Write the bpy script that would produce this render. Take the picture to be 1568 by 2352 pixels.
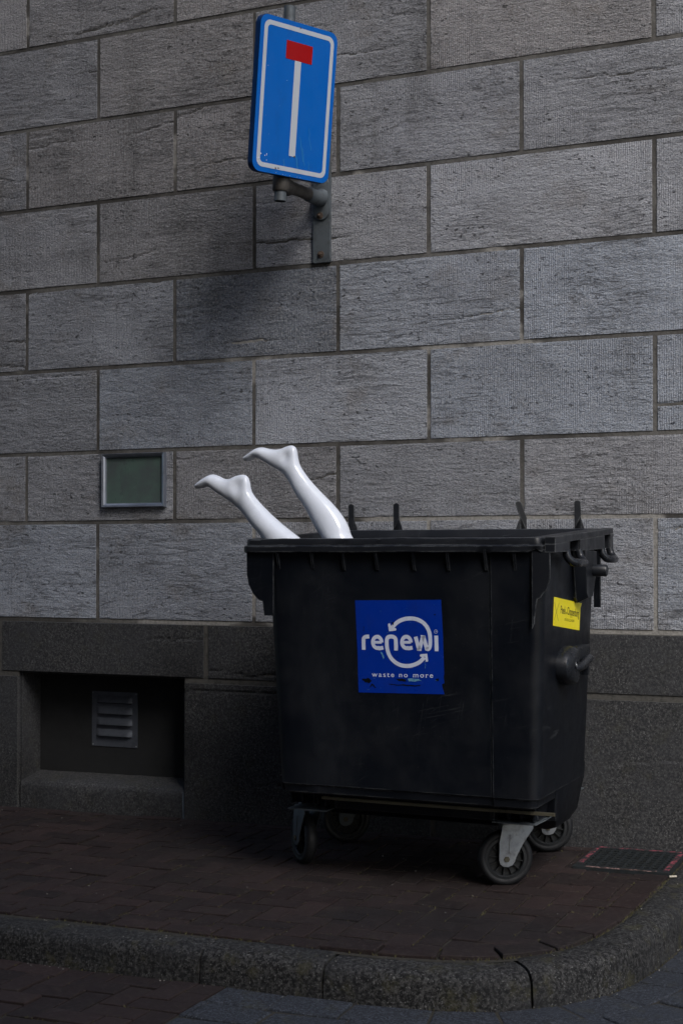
import bpy, bmesh, math, random
from mathutils import Vector, Matrix, noise
R = math.radians
sc = bpy.context.scene
for o in list(bpy.data.objects): bpy.data.objects.remove(o)
random.seed(7)

# ------------------------------------------------------------ camera
TH = R(23.7097)
cam = bpy.data.objects.new('camera', bpy.data.cameras.new('camera'))
sc.collection.objects.link(cam)
cam.location = (2.635, -6.0, 1.26)
cam.rotation_euler = (R(90.8), 0, TH)
cam.data.lens = 50; cam.data.sensor_width = 36; cam.data.sensor_fit = 'AUTO'
cam.data.shift_y = (1232.4 - 1176) / 2352
cam.data.clip_end = 500
sc.camera = cam
# ------------------------------------------------------------ light
OPX = 7.0        # right end of the added shade building behind the camera
SUN_EL, SUN_AZ = 45.0, 43.0     # azimuth from -Y (street side) towards +X
w = bpy.data.worlds.new('World'); sc.world = w; w.use_nodes = True
nt = w.node_tree; bg = nt.nodes['Background']
sky = nt.nodes.new('ShaderNodeTexSky'); sky.sky_type = 'NISHITA'; sky.sun_disc = False
sky.sun_elevation = R(SUN_EL); sky.sun_rotation = R(180 - SUN_AZ)
sky.air_density = 1.0; sky.dust_density = 2.5; sky.ozone_density = 1.0
nt.links.new(sky.outputs[0], bg.inputs[0]); bg.inputs[1].default_value = 0.10
sun = bpy.data.objects.new('sun', bpy.data.lights.new('sun', 'SUN'))
sc.collection.objects.link(sun)
sun.data.energy = 1.5; sun.data.angle = R(26); sun.data.color = (1.0, 0.98, 0.965)
sdir = Vector((math.cos(R(SUN_EL)) * math.sin(R(SUN_AZ)), -math.cos(R(SUN_EL)) * math.cos(R(SUN_AZ)), math.sin(R(SUN_EL))))
sun.rotation_euler = sdir.to_track_quat('Z', 'Y').to_euler(); sun.location = (3, -6, 9)
sc.view_settings.view_transform = 'Standard'; sc.view_settings.look = 'None'
sc.view_settings.gamma = 1; sc.view_settings.exposure = 0.76
sc.view_settings.use_curve_mapping = False

# ------------------------------------------------------------ helpers
def tag(o, label=None, cat=None, group=None, kind=None):
    if label: o['label'] = label
    if cat: o['category'] = cat
    if group: o['group'] = group
    if kind: o['kind'] = kind
    return o
def thing(name, loc, label, cat, group=None):
    o = bpy.data.objects.new(name, None); o.empty_display_size = 0.1
    sc.collection.objects.link(o); o.location = loc
    return tag(o, label, cat, group)
def org(o):
    v = Vector((0, 0, 0))
    while o is not None: v += Vector(o.location); o = o.parent
    return v
def obj(name, bm, m, parent=None, smooth=False, at=None, angle=40):
    """link bm (world coordinates) as one mesh object; at = its origin"""
    me = bpy.data.meshes.new(name)
    base = Vector(at) if at is not None else (org(parent) if parent else Vector((0, 0, 0)))
    bmesh.ops.translate(bm, verts=bm.verts, vec=-base)
    bmesh.ops.recalc_face_normals(bm, faces=bm.faces)
    for f in bm.faces: f.smooth = smooth
    if smooth:
        for e in bm.edges:
            if len(e.link_faces) == 2 and e.calc_face_angle(0) > R(angle): e.smooth = False
    bm.to_mesh(me); bm.free()
    for mm in (m if isinstance(m, (list, tuple)) else [m]): me.materials.append(mm)
    o = bpy.data.objects.new(name, me); sc.collection.objects.link(o)
    if parent: o.parent = parent; o.location = base - org(parent)
    else: o.location = base
    return o
def BM(): return bmesh.new()
def box(bm, x0, x1, y0, y1, z0, z1, bev=0, mat=None, seg=2):
    r = bmesh.ops.create_cube(bm, size=1); vs = r['verts']
    for v in vs:
        v.co = Vector(((x0 + x1) / 2 + v.co.x * (x1 - x0), (y0 + y1) / 2 + v.co.y * (y1 - y0), (z0 + z1) / 2 + v.co.z * (z1 - z0)))
    if bev:
        es = list({e for v in vs for e in v.link_edges})
        r = bmesh.ops.bevel(bm, geom=es, offset=bev, segments=seg, profile=0.6, affect='EDGES')
        vs = list({v for f in r['faces'] for v in f.verts} | {v for v in vs if v.is_valid})
    if mat: bmesh.ops.transform(bm, matrix=mat, verts=vs)
    return vs
def prism(bm, pts, vec, bev=0, mat=None, seg=2):
    """closed polygon of 3-D points extruded by vec"""
    a = [bm.verts.new(p) for p in pts]; b = [bm.verts.new(Vector(p) + Vector(vec)) for p in pts]
    n = len(pts); fs = [bm.faces.new(a), bm.faces.new(b[::-1])]
    for i in range(n): fs.append(bm.faces.new((a[i], b[i], b[(i + 1) % n], a[(i + 1) % n])))
    vs = a + b
    if bev:
        es = list(set(fs[0].edges) | set(fs[1].edges))
        r = bmesh.ops.bevel(bm, geom=es, offset=bev, segments=seg, profile=0.6, affect='EDGES')
        vs = list({v for f in r['faces'] for v in f.verts} | {v for v in vs if v.is_valid})
    if mat: bmesh.ops.transform(bm, matrix=mat, verts=vs)
    return vs
def tube(bm, path, rad, n=12, caps=True):
    P = [Vector(p) for p in path]; rad = rad if isinstance(rad, (list, tuple)) else [rad] * len(P)
    rings = []; up = None
    for i, p in enumerate(P):
        t = (P[min(i + 1, len(P) - 1)] - P[max(i - 1, 0)]).normalized()
        if up is None:
            up = Vector((0, 0, 1)) if abs(t.z) < .9 else Vector((1, 0, 0))
        s = t.cross(up).normalized(); u2 = s.cross(t).normalized(); up = u2
        rings.append([bm.verts.new(p + rad[i] * (math.cos(2 * math.pi * k / n) * s + math.sin(2 * math.pi * k / n) * u2)) for k in range(n)])
    for a, b in zip(rings, rings[1:]):
        for k in range(n): bm.faces.new((a[k], a[(k + 1) % n], b[(k + 1) % n], b[k]))
    if caps: bm.faces.new(rings[0][::-1]); bm.faces.new(rings[-1])
def lathe(bm, prof, n=40, mat=None, closed=False):
    """prof = (radius, axial) pairs, revolved round the local Y axis"""
    rings = []
    for r_, a_ in prof:
        rings.append([bm.verts.new((r_ * math.cos(2 * math.pi * k / n), a_, r_ * math.sin(2 * math.pi * k / n))) for k in range(n)])
    vs = [v for r_ in rings for v in r_]
    pairs = list(zip(rings, rings[1:])) + ([(rings[-1], rings[0])] if closed else [])
    for a, b in pairs:
        for k in range(n): bm.faces.new((a[k], a[(k + 1) % n], b[(k + 1) % n], b[k]))
    if not closed:
        bm.faces.new(rings[0]); bm.faces.new(rings[-1][::-1])
    if mat: bmesh.ops.transform(bm, matrix=mat, verts=vs)
def loft(bm, secs, cap0=True, cap1=True):
    rings = [[bm.verts.new(p) for p in s] for s in secs]; n = len(rings[0])
    for a, b in zip(rings, rings[1:]):
        for k in range(n): bm.faces.new((a[k], a[(k + 1) % n], b[(k + 1) % n], b[k]))
    if cap0: bm.faces.new(rings[0][::-1])
    if cap1: bm.faces.new(rings[-1])
    return rings
def rrect(x0, x1, y0, y1, r, n=5):
    out = []
    for cx, cy, a0 in ((x1 - r, y1 - r, 0), (x0 + r, y1 - r, 90), (x0 + r, y0 + r, 180), (x1 - r, y0 + r, 270)):
        for k in range(n + 1):
            a = R(a0 + 90 * k / n); out.append((cx + r * math.cos(a), cy + r * math.sin(a)))
    return out
def N(x, y=0, z=0): return noise.noise(Vector((x, y, z)))
def smooth(a, b, x):
    t = min(1, max(0, (x - a) / (b - a))); return t * t * (3 - 2 * t)
def G(x, y): return 0.0117 * (x + 1.9) - 0.018 + 0.018 * y        # pavement height
def GR(x, y): return -0.148 + 0.014 * x - 0.004 * (y + 1.9)       # road height

# ------------------------------------------------------------ materials
class NM:
    def __init__(s, name, base=(.5, .5, .5), rough=.6, metal=0, spec=.5, coat=0):
        s.m = bpy.data.materials.new(name); s.m.use_nodes = True; s.t = s.m.node_tree
        s.b = s.t.nodes['Principled BSDF']
        s.b.inputs['Base Color'].default_value = (*base, 1); s.b.inputs['Roughness'].default_value = rough
        s.b.inputs['Metallic'].default_value = metal; s.b.inputs['Specular IOR Level'].default_value = spec
        s.b.inputs['Coat Weight'].default_value = coat; s.b.inputs['Coat Roughness'].default_value = .08
        s.co = s.n('ShaderNodeTexCoord').outputs['Object']
    def n(s, t, **k):
        x = s.t.nodes.new(t)
        for a, b in k.items(): setattr(x, a, b)
        return x
    def l(s, a, b): s.t.links.new(a, b)
    def map(s, sc_=(1, 1, 1), rot=(0, 0, 0), loc=(0, 0, 0), src=None):
        x = s.n('ShaderNodeMapping'); x.inputs['Scale'].default_value = sc_; x.inputs['Rotation'].default_value = [R(a) for a in rot]
        x.inputs['Location'].default_value = loc; s.l(src or s.co, x.inputs[0]); return x.outputs[0]
    def noise(s, scale, detail=4, rough=.55, src=None, dist=0):
        x = s.n('ShaderNodeTexNoise'); x.inputs['Scale'].default_value = scale; x.inputs['Detail'].default_value = detail
        x.inputs['Roughness'].default_value = rough; x.inputs['Distortion'].default_value = dist; s.l(src or s.co, x.inputs['Vector']); return x.outputs[0]
    def vor(s, scale, src=None, feature='F1', out=0, rnd=1):
        x = s.n('ShaderNodeTexVoronoi', feature=feature); x.inputs['Scale'].default_value = scale; x.inputs['Randomness'].default_value = rnd
        s.l(src or s.co, x.inputs['Vector']); return x.outputs[out]
    def ramp(s, v, a, b, lo=0, hi=1, mode='SMOOTHSTEP'):
        x = s.n('ShaderNodeMapRange', interpolation_type=mode); s.l(v, x.inputs[0])
        for i, q in enumerate((a, b, lo, hi)): x.inputs[i + 1].default_value = q
        return x.outputs[0]
    def math(s, op, a, b=0):
        x = s.n('ShaderNodeMath', operation=op)
        for i, q in enumerate((a, b)):
            if isinstance(q, (int, float)): x.inputs[i].default_value = q
            else: s.l(q, x.inputs[i])
        return x.outputs[0]
    def mix(s, f, a, b, blend='MIX'):
        x = s.n('ShaderNodeMix', data_type='RGBA', blend_type=blend)
        if isinstance(f, (int, float)): x.inputs[0].default_value = f
        else: s.l(f, x.inputs[0])
        for i, q in ((6, a), (7, b)):
            if isinstance(q, tuple): x.inputs[i].default_value = (*q, 1)
            else: s.l(q, x.inputs[i])
        return x.outputs[2]
    def attr(s, name): return s.n('ShaderNodeAttribute', attribute_name=name).outputs['Fac']
    def color(s, c): s.l(c, s.b.inputs['Base Color'])
    def rough(s, c): s.l(c, s.b.inputs['Roughness'])
    def bump(s, h, dist, strength=1, prev=None):
        x = s.n('ShaderNodeBump'); x.inputs['Distance'].default_value = dist; x.inputs['Strength'].default_value = strength
        s.l(h, x.inputs['Height'])
        if prev is not None: s.l(prev, x.inputs['Normal'])
        s.l(x.outputs[0], s.b.inputs['Normal']); return x.outputs[0]

def stone_mat():
    m = NM('wall_stone', rough=.9, spec=.25)
    tone, hue, sd = m.attr('tone'), m.attr('hue'), m.attr('seed')
    va = m.n('ShaderNodeVectorMath', operation='ADD'); m.l(m.co, va.inputs[0])
    cb = m.n('ShaderNodeCombineXYZ'); m.l(sd, cb.inputs[0]); m.l(m.math('MULTIPLY', sd, 1.7), cb.inputs[1]); m.l(m.math('MULTIPLY', sd, .6), cb.inputs[2]); m.l(cb.outputs[0], va.inputs[1])
    own = va.outputs[0]                       # each stone has its own piece of the pattern
    big = m.noise(2.0, 5, .62, m.map((1, 1, 1.8), src=own))
    band = m.noise(1.7, 7, .68, m.map((1, 1, 6.5), rot=(0, 6, 0), src=own), dist=.5)
    mid = m.noise(8, 7, .74, m.map((1, 1, 2.8), rot=(0, 5, 0), src=own), dist=.6)
    v = m.math('ADD', m.math('MULTIPLY', tone, .44), m.math('ADD', m.math('MULTIPLY', big, .55), m.math('MULTIPLY', band, .55)))
    v = m.math('ADD', v, m.math('MULTIPLY', m.math('SUBTRACT', mid, .5), .75))
    c = m.mix(m.ramp(v, .15, .90, mode='LINEAR'), (.092, .103, .124), (.405, .45, .53))
    c = m.mix(m.math('MULTIPLY', m.ramp(hue, 0, 1, mode='LINEAR'), .85), c, m.mix(1, c, (1.12, .94, .78), 'MULTIPLY'), 'MIX')
    stain = m.ramp(m.noise(3.1, 6, .68, m.map((1, 1, 1.3), loc=(3, 1, 7))), .52, .70)
    c = m.mix(m.math('MULTIPLY', stain, .42), c, (.15, .12, .085))
    c = m.mix(m.ramp(m.noise(1.4, 5, .7, m.map((2.6, 1, .45), loc=(8, 1, 2))), .52, .70, 0, .45), c, (.06, .058, .056))
    c = m.mix(m.ramp(m.noise(80, 5, .72), .38, .70, .0, .55), c, (.52, .53, .55))
    c = m.mix(m.ramp(m.noise(130, 4, .65, m.map((1, 1, 1.8))), .48, .64, 0, .68), c, (.055, .055, .056))
    vein = m.noise(2.4, 8, .62, m.map((1, 1, 11), rot=(0, 5, 0), src=own), dist=.8)
    vl = m.math('SUBTRACT', 1, m.ramp(m.math('ABSOLUTE', m.math('SUBTRACT', vein, .5)), .0, .012))
    vl = m.math('MULTIPLY', vl, m.ramp(m.noise(1.8, 3, .5, m.map(loc=(1, 1, 1), src=own)), .45, .60))
    c = m.mix(m.math('MULTIPLY', vl, .6), c, (.06, .058, .056))
    pv = m.noise(1, 3, .6, m.map((30, 30, 62)))
    pm = m.ramp(m.noise(3.5, 4, .6, m.map((1, 1, 2.2), src=own)), .44, .62)
    pits = m.math('MULTIPLY', m.ramp(pv, .60, .65), m.math('ADD', m.math('MULTIPLY', pm, .95), .05))
    c = m.mix(m.math('MULTIPLY', pits, .75), c, (.028, .027, .027))
    m.color(c)
    wv = m.n('ShaderNodeTexWave', wave_type='BANDS', bands_direction='X', wave_profile='SIN')
    wv.inputs['Scale'].default_value = 33; wv.inputs['Distortion'].default_value = 3.5; wv.inputs['Detail'].default_value = 3; wv.inputs['Detail Scale'].default_value = 2.5
    m.l(m.map((1, 1, .22)), wv.inputs['Vector'])
    comb = m.ramp(m.noise(1.6, 4, .6, own), .42, .62)
    h = m.math('MULTIPLY', m.math('MULTIPLY', wv.outputs[1], comb), .26)
    h = m.math('ADD', h, m.math('MULTIPLY', m.noise(70, 6, .72, m.map((1, 1, 1.9))), 1.1))
    rough2 = m.math('MULTIPLY', m.noise(17, 5, .72, m.map((1, 1, 2.8), src=own)), m.ramp(comb, 0, 1, 2.6, .8))
    h = m.math('ADD', h, rough2)
    h = m.math('SUBTRACT', h, m.math('ADD', m.math('MULTIPLY', pits, 1.4), m.math('MULTIPLY', vl, .7)))
    m.bump(h, .0080, 1)
    return m.m
def mortar_mat():
    m = NM('mortar', rough=.95, spec=.2)
    z = m.n('ShaderNodeSeparateXYZ'); m.l(m.co, z.inputs[0])
    low = m.math('MULTIPLY', m.ramp(z.outputs[2], 1.62, 1.44, 0, .17, 'LINEAR'), m.ramp(z.outputs[0], -2.0, .4, .25, 1.0, 'LINEAR'))
    lt = m.ramp(m.math('ADD', m.noise(1.1, 3, .6, m.map((1, 1, 1.6), loc=(4.3, 0, 1.5))), low), .60, .63)
    c = m.mix(m.ramp(m.noise(2.3, 5, .7, m.map(loc=(1, 1, 9))), .35, .65), (.065, .062, .058), (.165, .160, .150))
    c = m.mix(lt, c, (.33, .32, .30))
    c = m.mix(m.ramp(m.noise(70, 5, .75), .35, .75, 0, .55), c, (.04, .037, .034))
    m.color(c); m.bump(m.noise(90, 5, .7), .003, .9); return m.m
def granite_mat(name, dark, light, scale=140, bluish=(.05, .055, .065), moss=0, bump=.002):
    m = NM(name, rough=.85, spec=.3)
    sp = m.ramp(m.noise(scale, 4, .75), .40, .68)
    c = m.mix(sp, dark, light)
    c = m.mix(m.ramp(m.noise(scale * 2.1, 2, .5), .60, .72, 0, .7), c, tuple(min(.5, q * 2.6) for q in light))
    c = m.mix(m.ramp(m.noise(3, 5, .6), .4, .7, 0, .6), c, bluish)
    c = m.mix(m.ramp(m.noise(1.7, 4, .6, m.map(loc=(7, 2, 1))), .5, .75, 0, .55), c, tuple(q * .45 for q in dark))
    if moss: c = m.mix(m.ramp(m.noise(9, 6, .7, m.map(loc=(2, 3, 4))), .52, .70, 0, moss), c, (.05, .047, .022))
    m.color(c); h = m.noise(scale * .55, 6, .75); m.bump(h, bump * 1.6, .9); return m.m
def brick_mat(name, a, b, wear=(.062, .050, .048)):
    m = NM(name, rough=.82, spec=.3)
    t = m.attr('tone')
    c = m.mix(t, a, b)
    c = m.mix(m.ramp(m.noise(1.3, 5, .6, m.map(loc=(1, 5, 0))), .35, .68, 0, .6), c, (.012, .010, .0105))
    c = m.mix(m.ramp(m.noise(60, 5, .685), .48, .78, 0, .55), c, wear)
    c = m.mix(m.ramp(m.noise(14, 5, .7, m.map(loc=(0, 8, 0))), .50, .72, 0, .4), c, (.03, .026, .018))
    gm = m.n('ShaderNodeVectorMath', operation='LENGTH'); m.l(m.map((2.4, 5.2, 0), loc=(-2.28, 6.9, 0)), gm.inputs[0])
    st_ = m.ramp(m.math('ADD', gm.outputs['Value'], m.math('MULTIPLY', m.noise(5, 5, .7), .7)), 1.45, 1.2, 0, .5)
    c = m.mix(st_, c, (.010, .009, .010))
    m.color(c); m.rough(m.ramp(m.noise(8, 4), .3, .7, .68, .92)); m.bump(m.noise(85, 5, .7), .0028, .9); return m.m
def plastic_mat(name, base=(.0032, .0045, .0075), scratch=1.0, rough=.42):
    m = NM(name, base, rough, spec=.30)
    tot = None
    for rot, seed, th in (((0, 12, 0), 1, .67), ((0, -48, 0), 5, .75), ((0, 80, 0), 9, .68), ((0, 33, 20), 14, .69)):
        s1 = m.noise(1, 3, .55, m.map((5, 5, 170), loc=(seed, seed, seed), src=m.map(rot=rot)), dist=.5)
        s1 = m.ramp(s1, th - .035, th)
        tot = s1 if tot is None else m.math('MAXIMUM', tot, s1)
    msk = m.ramp(m.noise(2.3, 4, .65, m.map(loc=(3, 3, 3))), .50, .66)
    sc_ = m.math('MULTIPLY', m.math('MULTIPLY', tot, msk), .12 * scratch)
    dust = m.ramp(m.noise(5, 6, .7, m.map((1, 1, .35))), .45, .8, 0, .32)
    c = m.mix(dust, base, (.026, .029, .034))
    c = m.mix(sc_, c, (.16, .17, .18))
    bv = m.n('ShaderNodeBevel', samples=4); bv.inputs[0].default_value = .006
    ge = m.n('ShaderNodeNewGeometry'); dt = m.n('ShaderNodeVectorMath', operation='DOT_PRODUCT'); m.l(bv.outputs[0], dt.inputs[0]); m.l(ge.outputs['Normal'], dt.inputs[1])
    edge = m.ramp(m.math('SUBTRACT', 1, dt.outputs['Value']), .01, .07)
    edge = m.math('MULTIPLY', edge, m.ramp(m.noise(16, 6, .75, m.map(loc=(4, 4, 4))), .40, .60, 0, .62 * scratch))
    c = m.mix(edge, c, (.13, .138, .145))
    speck = m.ramp(m.noise(230, 2, .5), .72, .76, 0, .5 * scratch)
    c = m.mix(speck, c, (.09, .095, .10))
    m.color(c); m.rough(m.ramp(m.noise(7, 5, .65), .3, .75, rough - .08, rough + .16))
    h = m.math('ADD', m.noise(3.2, 3, .5), m.math('MULTIPLY', m.noise(300, 2, .5), .03)); m.bump(h, .010, .35); return m.m
def simple(name, base, rough, metal=0, var=.3, sc_=20, dark=None, bump=0, spec=.5, th=(.45, .7), coat=0):
    m = NM(name, base, rough, metal, spec, coat)
    d = dark or tuple(q * .5 for q in base)
    c = m.mix(m.ramp(m.noise(sc_, 6, .7), th[0], th[1], 0, var), base, d)
    m.color(c); m.rough(m.ramp(m.noise(sc_ * .7, 4, .6, m.map(loc=(3, 1, 2))), .3, .7, max(.03, rough - .08), rough + .1))
    if bump: m.bump(m.noise(sc_ * 4, 5, .7), bump, .7)
    return m.m
def sign_mat(name, base, grime=.35, rough=.38, streak=None):
    m = NM(name, base, rough, spec=.22)
    c = m.mix(m.ramp(m.noise(9, 6, .7, m.map((1, 1, .35))), .5, .78, 0, grime), base, tuple(q * .45 + .01 for q in base))
    c = m.mix(m.ramp(m.noise(70, 4, .7), .66, .74, 0, .35), c, tuple(min(.6, q * 1.5 + .10) for q in base))
    m.color(c); m.rough(m.ramp(m.noise(11, 5, .6), .3, .7, rough - .1, rough + .15)); m.bump(m.noise(6, 3, .5, m.map((1, 1, .5))), .004, .35); return m.m

M = {}
M['stone'] = stone_mat(); M['mortar'] = mortar_mat()
M['plinth'] = granite_mat('plinth_stone', (.021, .022, .024), (.084, .084, .085), 95, (.045, .047, .052), moss=.25)
M['kerb'] = granite_mat('kerb_granite', (.005, .005, .0055), (.068, .068, .067), 75, (.020, .021, .023), moss=.6, bump=.0045)
M['brick'] = brick_mat('paving_brick', (.013, .0080, .0080), (.030, .0180, .0172))
M['paver'] = granite_mat('grey_paver', (.015, .018, .024), (.060, .068, .084), 95, (.032, .038, .050), moss=.35, bump=.005)
M['sand'] = simple('joint_sand', (.030, .027, .020), .95, var=.6, sc_=60, bump=.003)
M['plastic'] = plastic_mat('bin_plastic'); M['rimplastic'] = plastic_mat('rim_plastic', (.011, .0125, .016), 1.6, .38)
M['gloss'] = simple('handle_plastic', (.012, .014, .018), .3, var=.4, sc_=30)
M['rubber'] = simple('rubber', (.006, .007, .009), .62, var=.5, sc_=25, bump=.001)
M['hubplastic'] = simple('hub_plastic', (.010, .012, .014), .5, var=.5, sc_=35)
M['galv'] = simple('galvanised_steel', (.36, .39, .42), .5, .55, var=.55, sc_=26, dark=(.12, .11, .10), bump=.0006)
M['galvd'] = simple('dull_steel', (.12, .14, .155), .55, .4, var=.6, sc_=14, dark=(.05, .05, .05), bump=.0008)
M['rust'] = simple('rusty_steel', (.085, .06, .045), .75, .3, var=.8, sc_=40, dark=(.03, .022, .018), bump=.001)
M['pipe'] = simple('weathered_pipe', (.085, .078, .07), .65, .35, var=.7, sc_=18, dark=(.035, .03, .027), bump=.001)
M['alu'] = simple('aluminium', (.33, .36, .42), .36, .8, var=.3, sc_=22)
M['pedal'] = simple('brass_bar', (.10, .092, .065), .55, .4, var=.6, sc_=18)
M['pane'] = simple('dirty_pane', (.088, .138, .118), .32, var=.75, sc_=7, dark=(.075, .08, .09), spec=.5, th=(.35, .65))
M['ventpanel'] = simple('painted_panel', (.014, .015, .016), .75, var=.5, sc_=9, bump=.0006)
M['vent'] = simple('vent_metal', (.13, .145, .175), .5, .5, var=.5, sc_=14)
M['dark'] = simple('dark_void', (.004, .004, .005), .9, var=.3)
M['blue'] = sign_mat('sign_blue', (.000, .12, .50)); M['bluerim'] = sign_mat('sign_edge_blue', (.003, .030, .12), .6)
M['white'] = sign_mat('reflective_white', (.50, .54, .60), .25); M['red'] = sign_mat('sign_red', (.36, .004, .006), .15)
M['stick'] = sign_mat('sticker_blue', (.001, .028, .30), .45, .34); M['stickw'] = sign_mat('sticker_white', (.62, .67, .82), .3, .4)
M['yellow'] = simple('sticker_yellow', (.86, .74, .012), .45, var=.12, sc_=12); M['ink'] = simple('ink', (.035, .028, .012), .6)
M['cyan'] = simple('rubbed_patch', (.12, .30, .45), .6, var=.8, sc_=60, dark=(.01, .05, .22))
M['pink'] = simple('pink_tape', (.27, .06, .085), .6, var=1, sc_=45, dark=(.022, .022, .024), th=(.42, .52)); M['tapew'] = simple('pale_tape', (.30, .19, .18), .6, var=1, sc_=60, dark=(.022, .02, .02), th=(.42, .50))
M['cover'] = simple('cover_metal', (.026, .032, .036), .55, .4, var=.6, sc_=30, dark=(.02, .02, .016), bump=.002)
M['mann'] = simple('white_gloss_shell', (.78, .83, .92), .24, var=.14, sc_=12, dark=(.6, .62, .66), coat=.35)
M['moss'] = simple('dry_moss', (.085, .078, .032), .9, var=.6, sc_=30, dark=(.04, .045, .015))
M['speck'] = simple('pale_grit', (.20, .195, .185), .9, var=.5, sc_=30); M['butt'] = simple('paper', (.5, .46, .38), .8)
M['leaf'] = simple('dry_leaf', (.16, .09, .045), .8)

# ------------------------------------------------------------ the wall
wall = thing('stone_wall', (0, 0, 0), 'large grey natural stone block wall with a dark granite plinth', 'wall')
def stone(bm, tl, hl, sl_, x0, x1, z0, z1, step, tone, hue, seed, y0=0.0, rough=1.0, g=.0030, back=.03):
    g *= random.uniform(.7, 1.35)
    x0 += g; x1 -= g; z0 += g; z1 -= g
    nx = max(2, int((x1 - x0) / step)); nz = max(2, int((z1 - z0) / step))
    tilt = random.uniform(-.03, .10); cracks = [(random.uniform(z0, z1), random.uniform(.02, .06), random.uniform(0, 99), random.uniform(.002, .007), random.uniform(-.0035, .0035)) for _ in range(random.choice((0, 1, 1, 2, 3)))]
    rows = []
    for j in range(nz + 1):
        row = []
        for i in range(nx + 1):
            x = x0 + (x1 - x0) * i / nx; z = z0 + (z1 - z0) * j / nz
            edge = min(i, nx - i, j, nz - j)
            e = min(x - x0, x1 - x, z - z0, z1 - z)
            n1 = N(x * 28, z * 28, seed); y = y0
            y += .0032 * (1 - smooth(0, .007 + .016 * max(0, N(x * 7, z * 7, seed + 3)), e)) * (1 + n1 * 2.2)
            zz = z - tilt * (x - x0)
            for (zc, am, ph, wid, led) in cracks:
                on = smooth(-.12, .30, N(x * 1.7, ph, seed + 20))
                if on <= 0: continue
                dz_ = zz - (zc + am * N(x * 1.5, ph) + .016 * N(x * 8, ph, 2) + .007 * N(x * 30, ph, 3) + .003 * N(x * 80, ph, 4))
                y += rough * on * (wid * math.exp(-(dz_ / .0055) ** 2) + (led * math.exp(dz_ / .05) if dz_ < 0 else 0))
            if edge == 0: y = y0 + back
            row.append(bm.verts.new((x, y, z)))
        rows.append(row)
    for j in range(nz):
        for i in range(nx):
            f = bm.faces.new((rows[j][i], rows[j][i + 1], rows[j + 1][i + 1], rows[j + 1][i])); f.smooth = True
            for lp in f.loops: lp[tl] = tone; lp[hl] = hue; lp[sl_] = seed % 37.0
# courses: bottom z, joints (two alternating patterns measured on the wall)
JA = [-4.9, -3.65, -2.65, -1.755, -.886, -.018, .86, 1.85, 2.75, 3.6, 4.5]
JB = [-5.2, -4.1, -3.1, -2.2, -1.326, -.453, .427, 1.438, 2.4, 3.2, 4.2]
ZS = [.942, 1.43, 1.78, 2.20, 2.617, 3.03, 3.444, 3.86, 4.27, 4.69, 5.1, 5.5]
tones = {(0, -2.2): .55, (0, -1.326): .15, (0, -.453): .2, (0, .427): .45, (0, 1.438): .5, (1, -1.755): .1, (1, -.886): -.25, (1, -.018): .05, (1, .86): .25,
         (1, -2.65): .1, (2, -2.2): -.15, (2, -1.326): .15, (2, -.453): .6, (2, .427): .35, (2, 1.438): .35, (3, -2.65): -.2, (3, -1.755): .1, (3, -.886): -.4, (3, -.018): .35, (3, .86): .55,
         (4, -2.2): .1, (4, -1.326): -.2, (4, -.453): .4, (4, .427): .65, (4, 1.438): .5, (5, -1.755): -.15, (5, -.886): .0, (5, -.018): .15, (5, .86): .1, (6, -2.2): -.1, (6, -1.326): -.15, (6, -.453): .1, (6, .427): .15,
         (7, -1.755): -.1, (7, -.886): 0}
hues = {3: .15, 4: .55, 5: .75, 6: .8, 7: .8, 0: .25, 1: .65, 2: .1}
bm = BM(); tl = bm.loops.layers.float.new('tone'); hl = bm.loops.layers.float.new('hue'); sl_ = bm.loops.layers.float.new('seed')
k = 0
for c in range(len(ZS) - 1):
    J = JB if c % 2 == 0 else JA
    for x0, x1 in zip(J, J[1:]):
        k += 1
        vis = x1 > -2.3 and x0 < 1.8 and ZS[c] < 4.3
        tone = tones.get((c, x0), random.uniform(-.4, .4)); hue = hues.get(c, .4) + random.uniform(-.25, .3)
        if x0 > .8: hue -= .15
        stone(bm, tl, hl, sl_, x0, x1, ZS[c], ZS[c + 1], .0075 if vis else .03, tone, hue, k * 3.17)
obj('masonry', bm, M['stone'], wall)
bm = BM(); box(bm, -5.2, 4.5, .0036, .30, .93, 5.5); obj('mortar_joints', bm, M['mortar'], wall)
# plinth
bm = BM(); tl = bm.loops.layers.float.new('tone'); hl = bm.loops.layers.float.new('hue'); sl_ = bm.loops.layers.float.new('seed')
J = [-5.2, -3.3, -1.91, -.706, .45, 2.0, 3.2, 4.5]
for x0, x1 in zip(J, J[1:]): k += 1; stone(bm, tl, hl, sl_, x0, x1, .663, .942, .011 if x1 > -2 and x0 < 1.7 else .04, 0, 0, k * 2.3, y0=-.008, rough=.8, g=.004, back=.05)
for x0, x1 in ((-5.2, -3.9), (-3.9, -2.8), (-2.8, -1.786), (-.837, .45), (.45, 2.0), (2.0, 3.2), (3.2, 4.5)):
    k += 1; stone(bm, tl, hl, sl_, x0, x1, -.35, .663, .011 if x1 > -2 and x0 < 1.7 else .04, 0, 0, k * 2.3, y0=-.008, rough=.8, g=.004, back=.05)
obj('plinth', bm, M['plinth'], wall)
bm = BM()
box(bm, -5.2, -1.80, -.003, .30, -.35, .930); box(bm, -.823, 4.5, -.003, .30, -.35, .930); box(bm, -1.80, -.823, .004, .30, .69, .930)
obj('plinth_joints', bm, simple('plinth_mortar', (.085, .082, .075), .95, var=.8, sc_=30, dark=(.03, .03, .028), bump=.002), wall)
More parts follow.
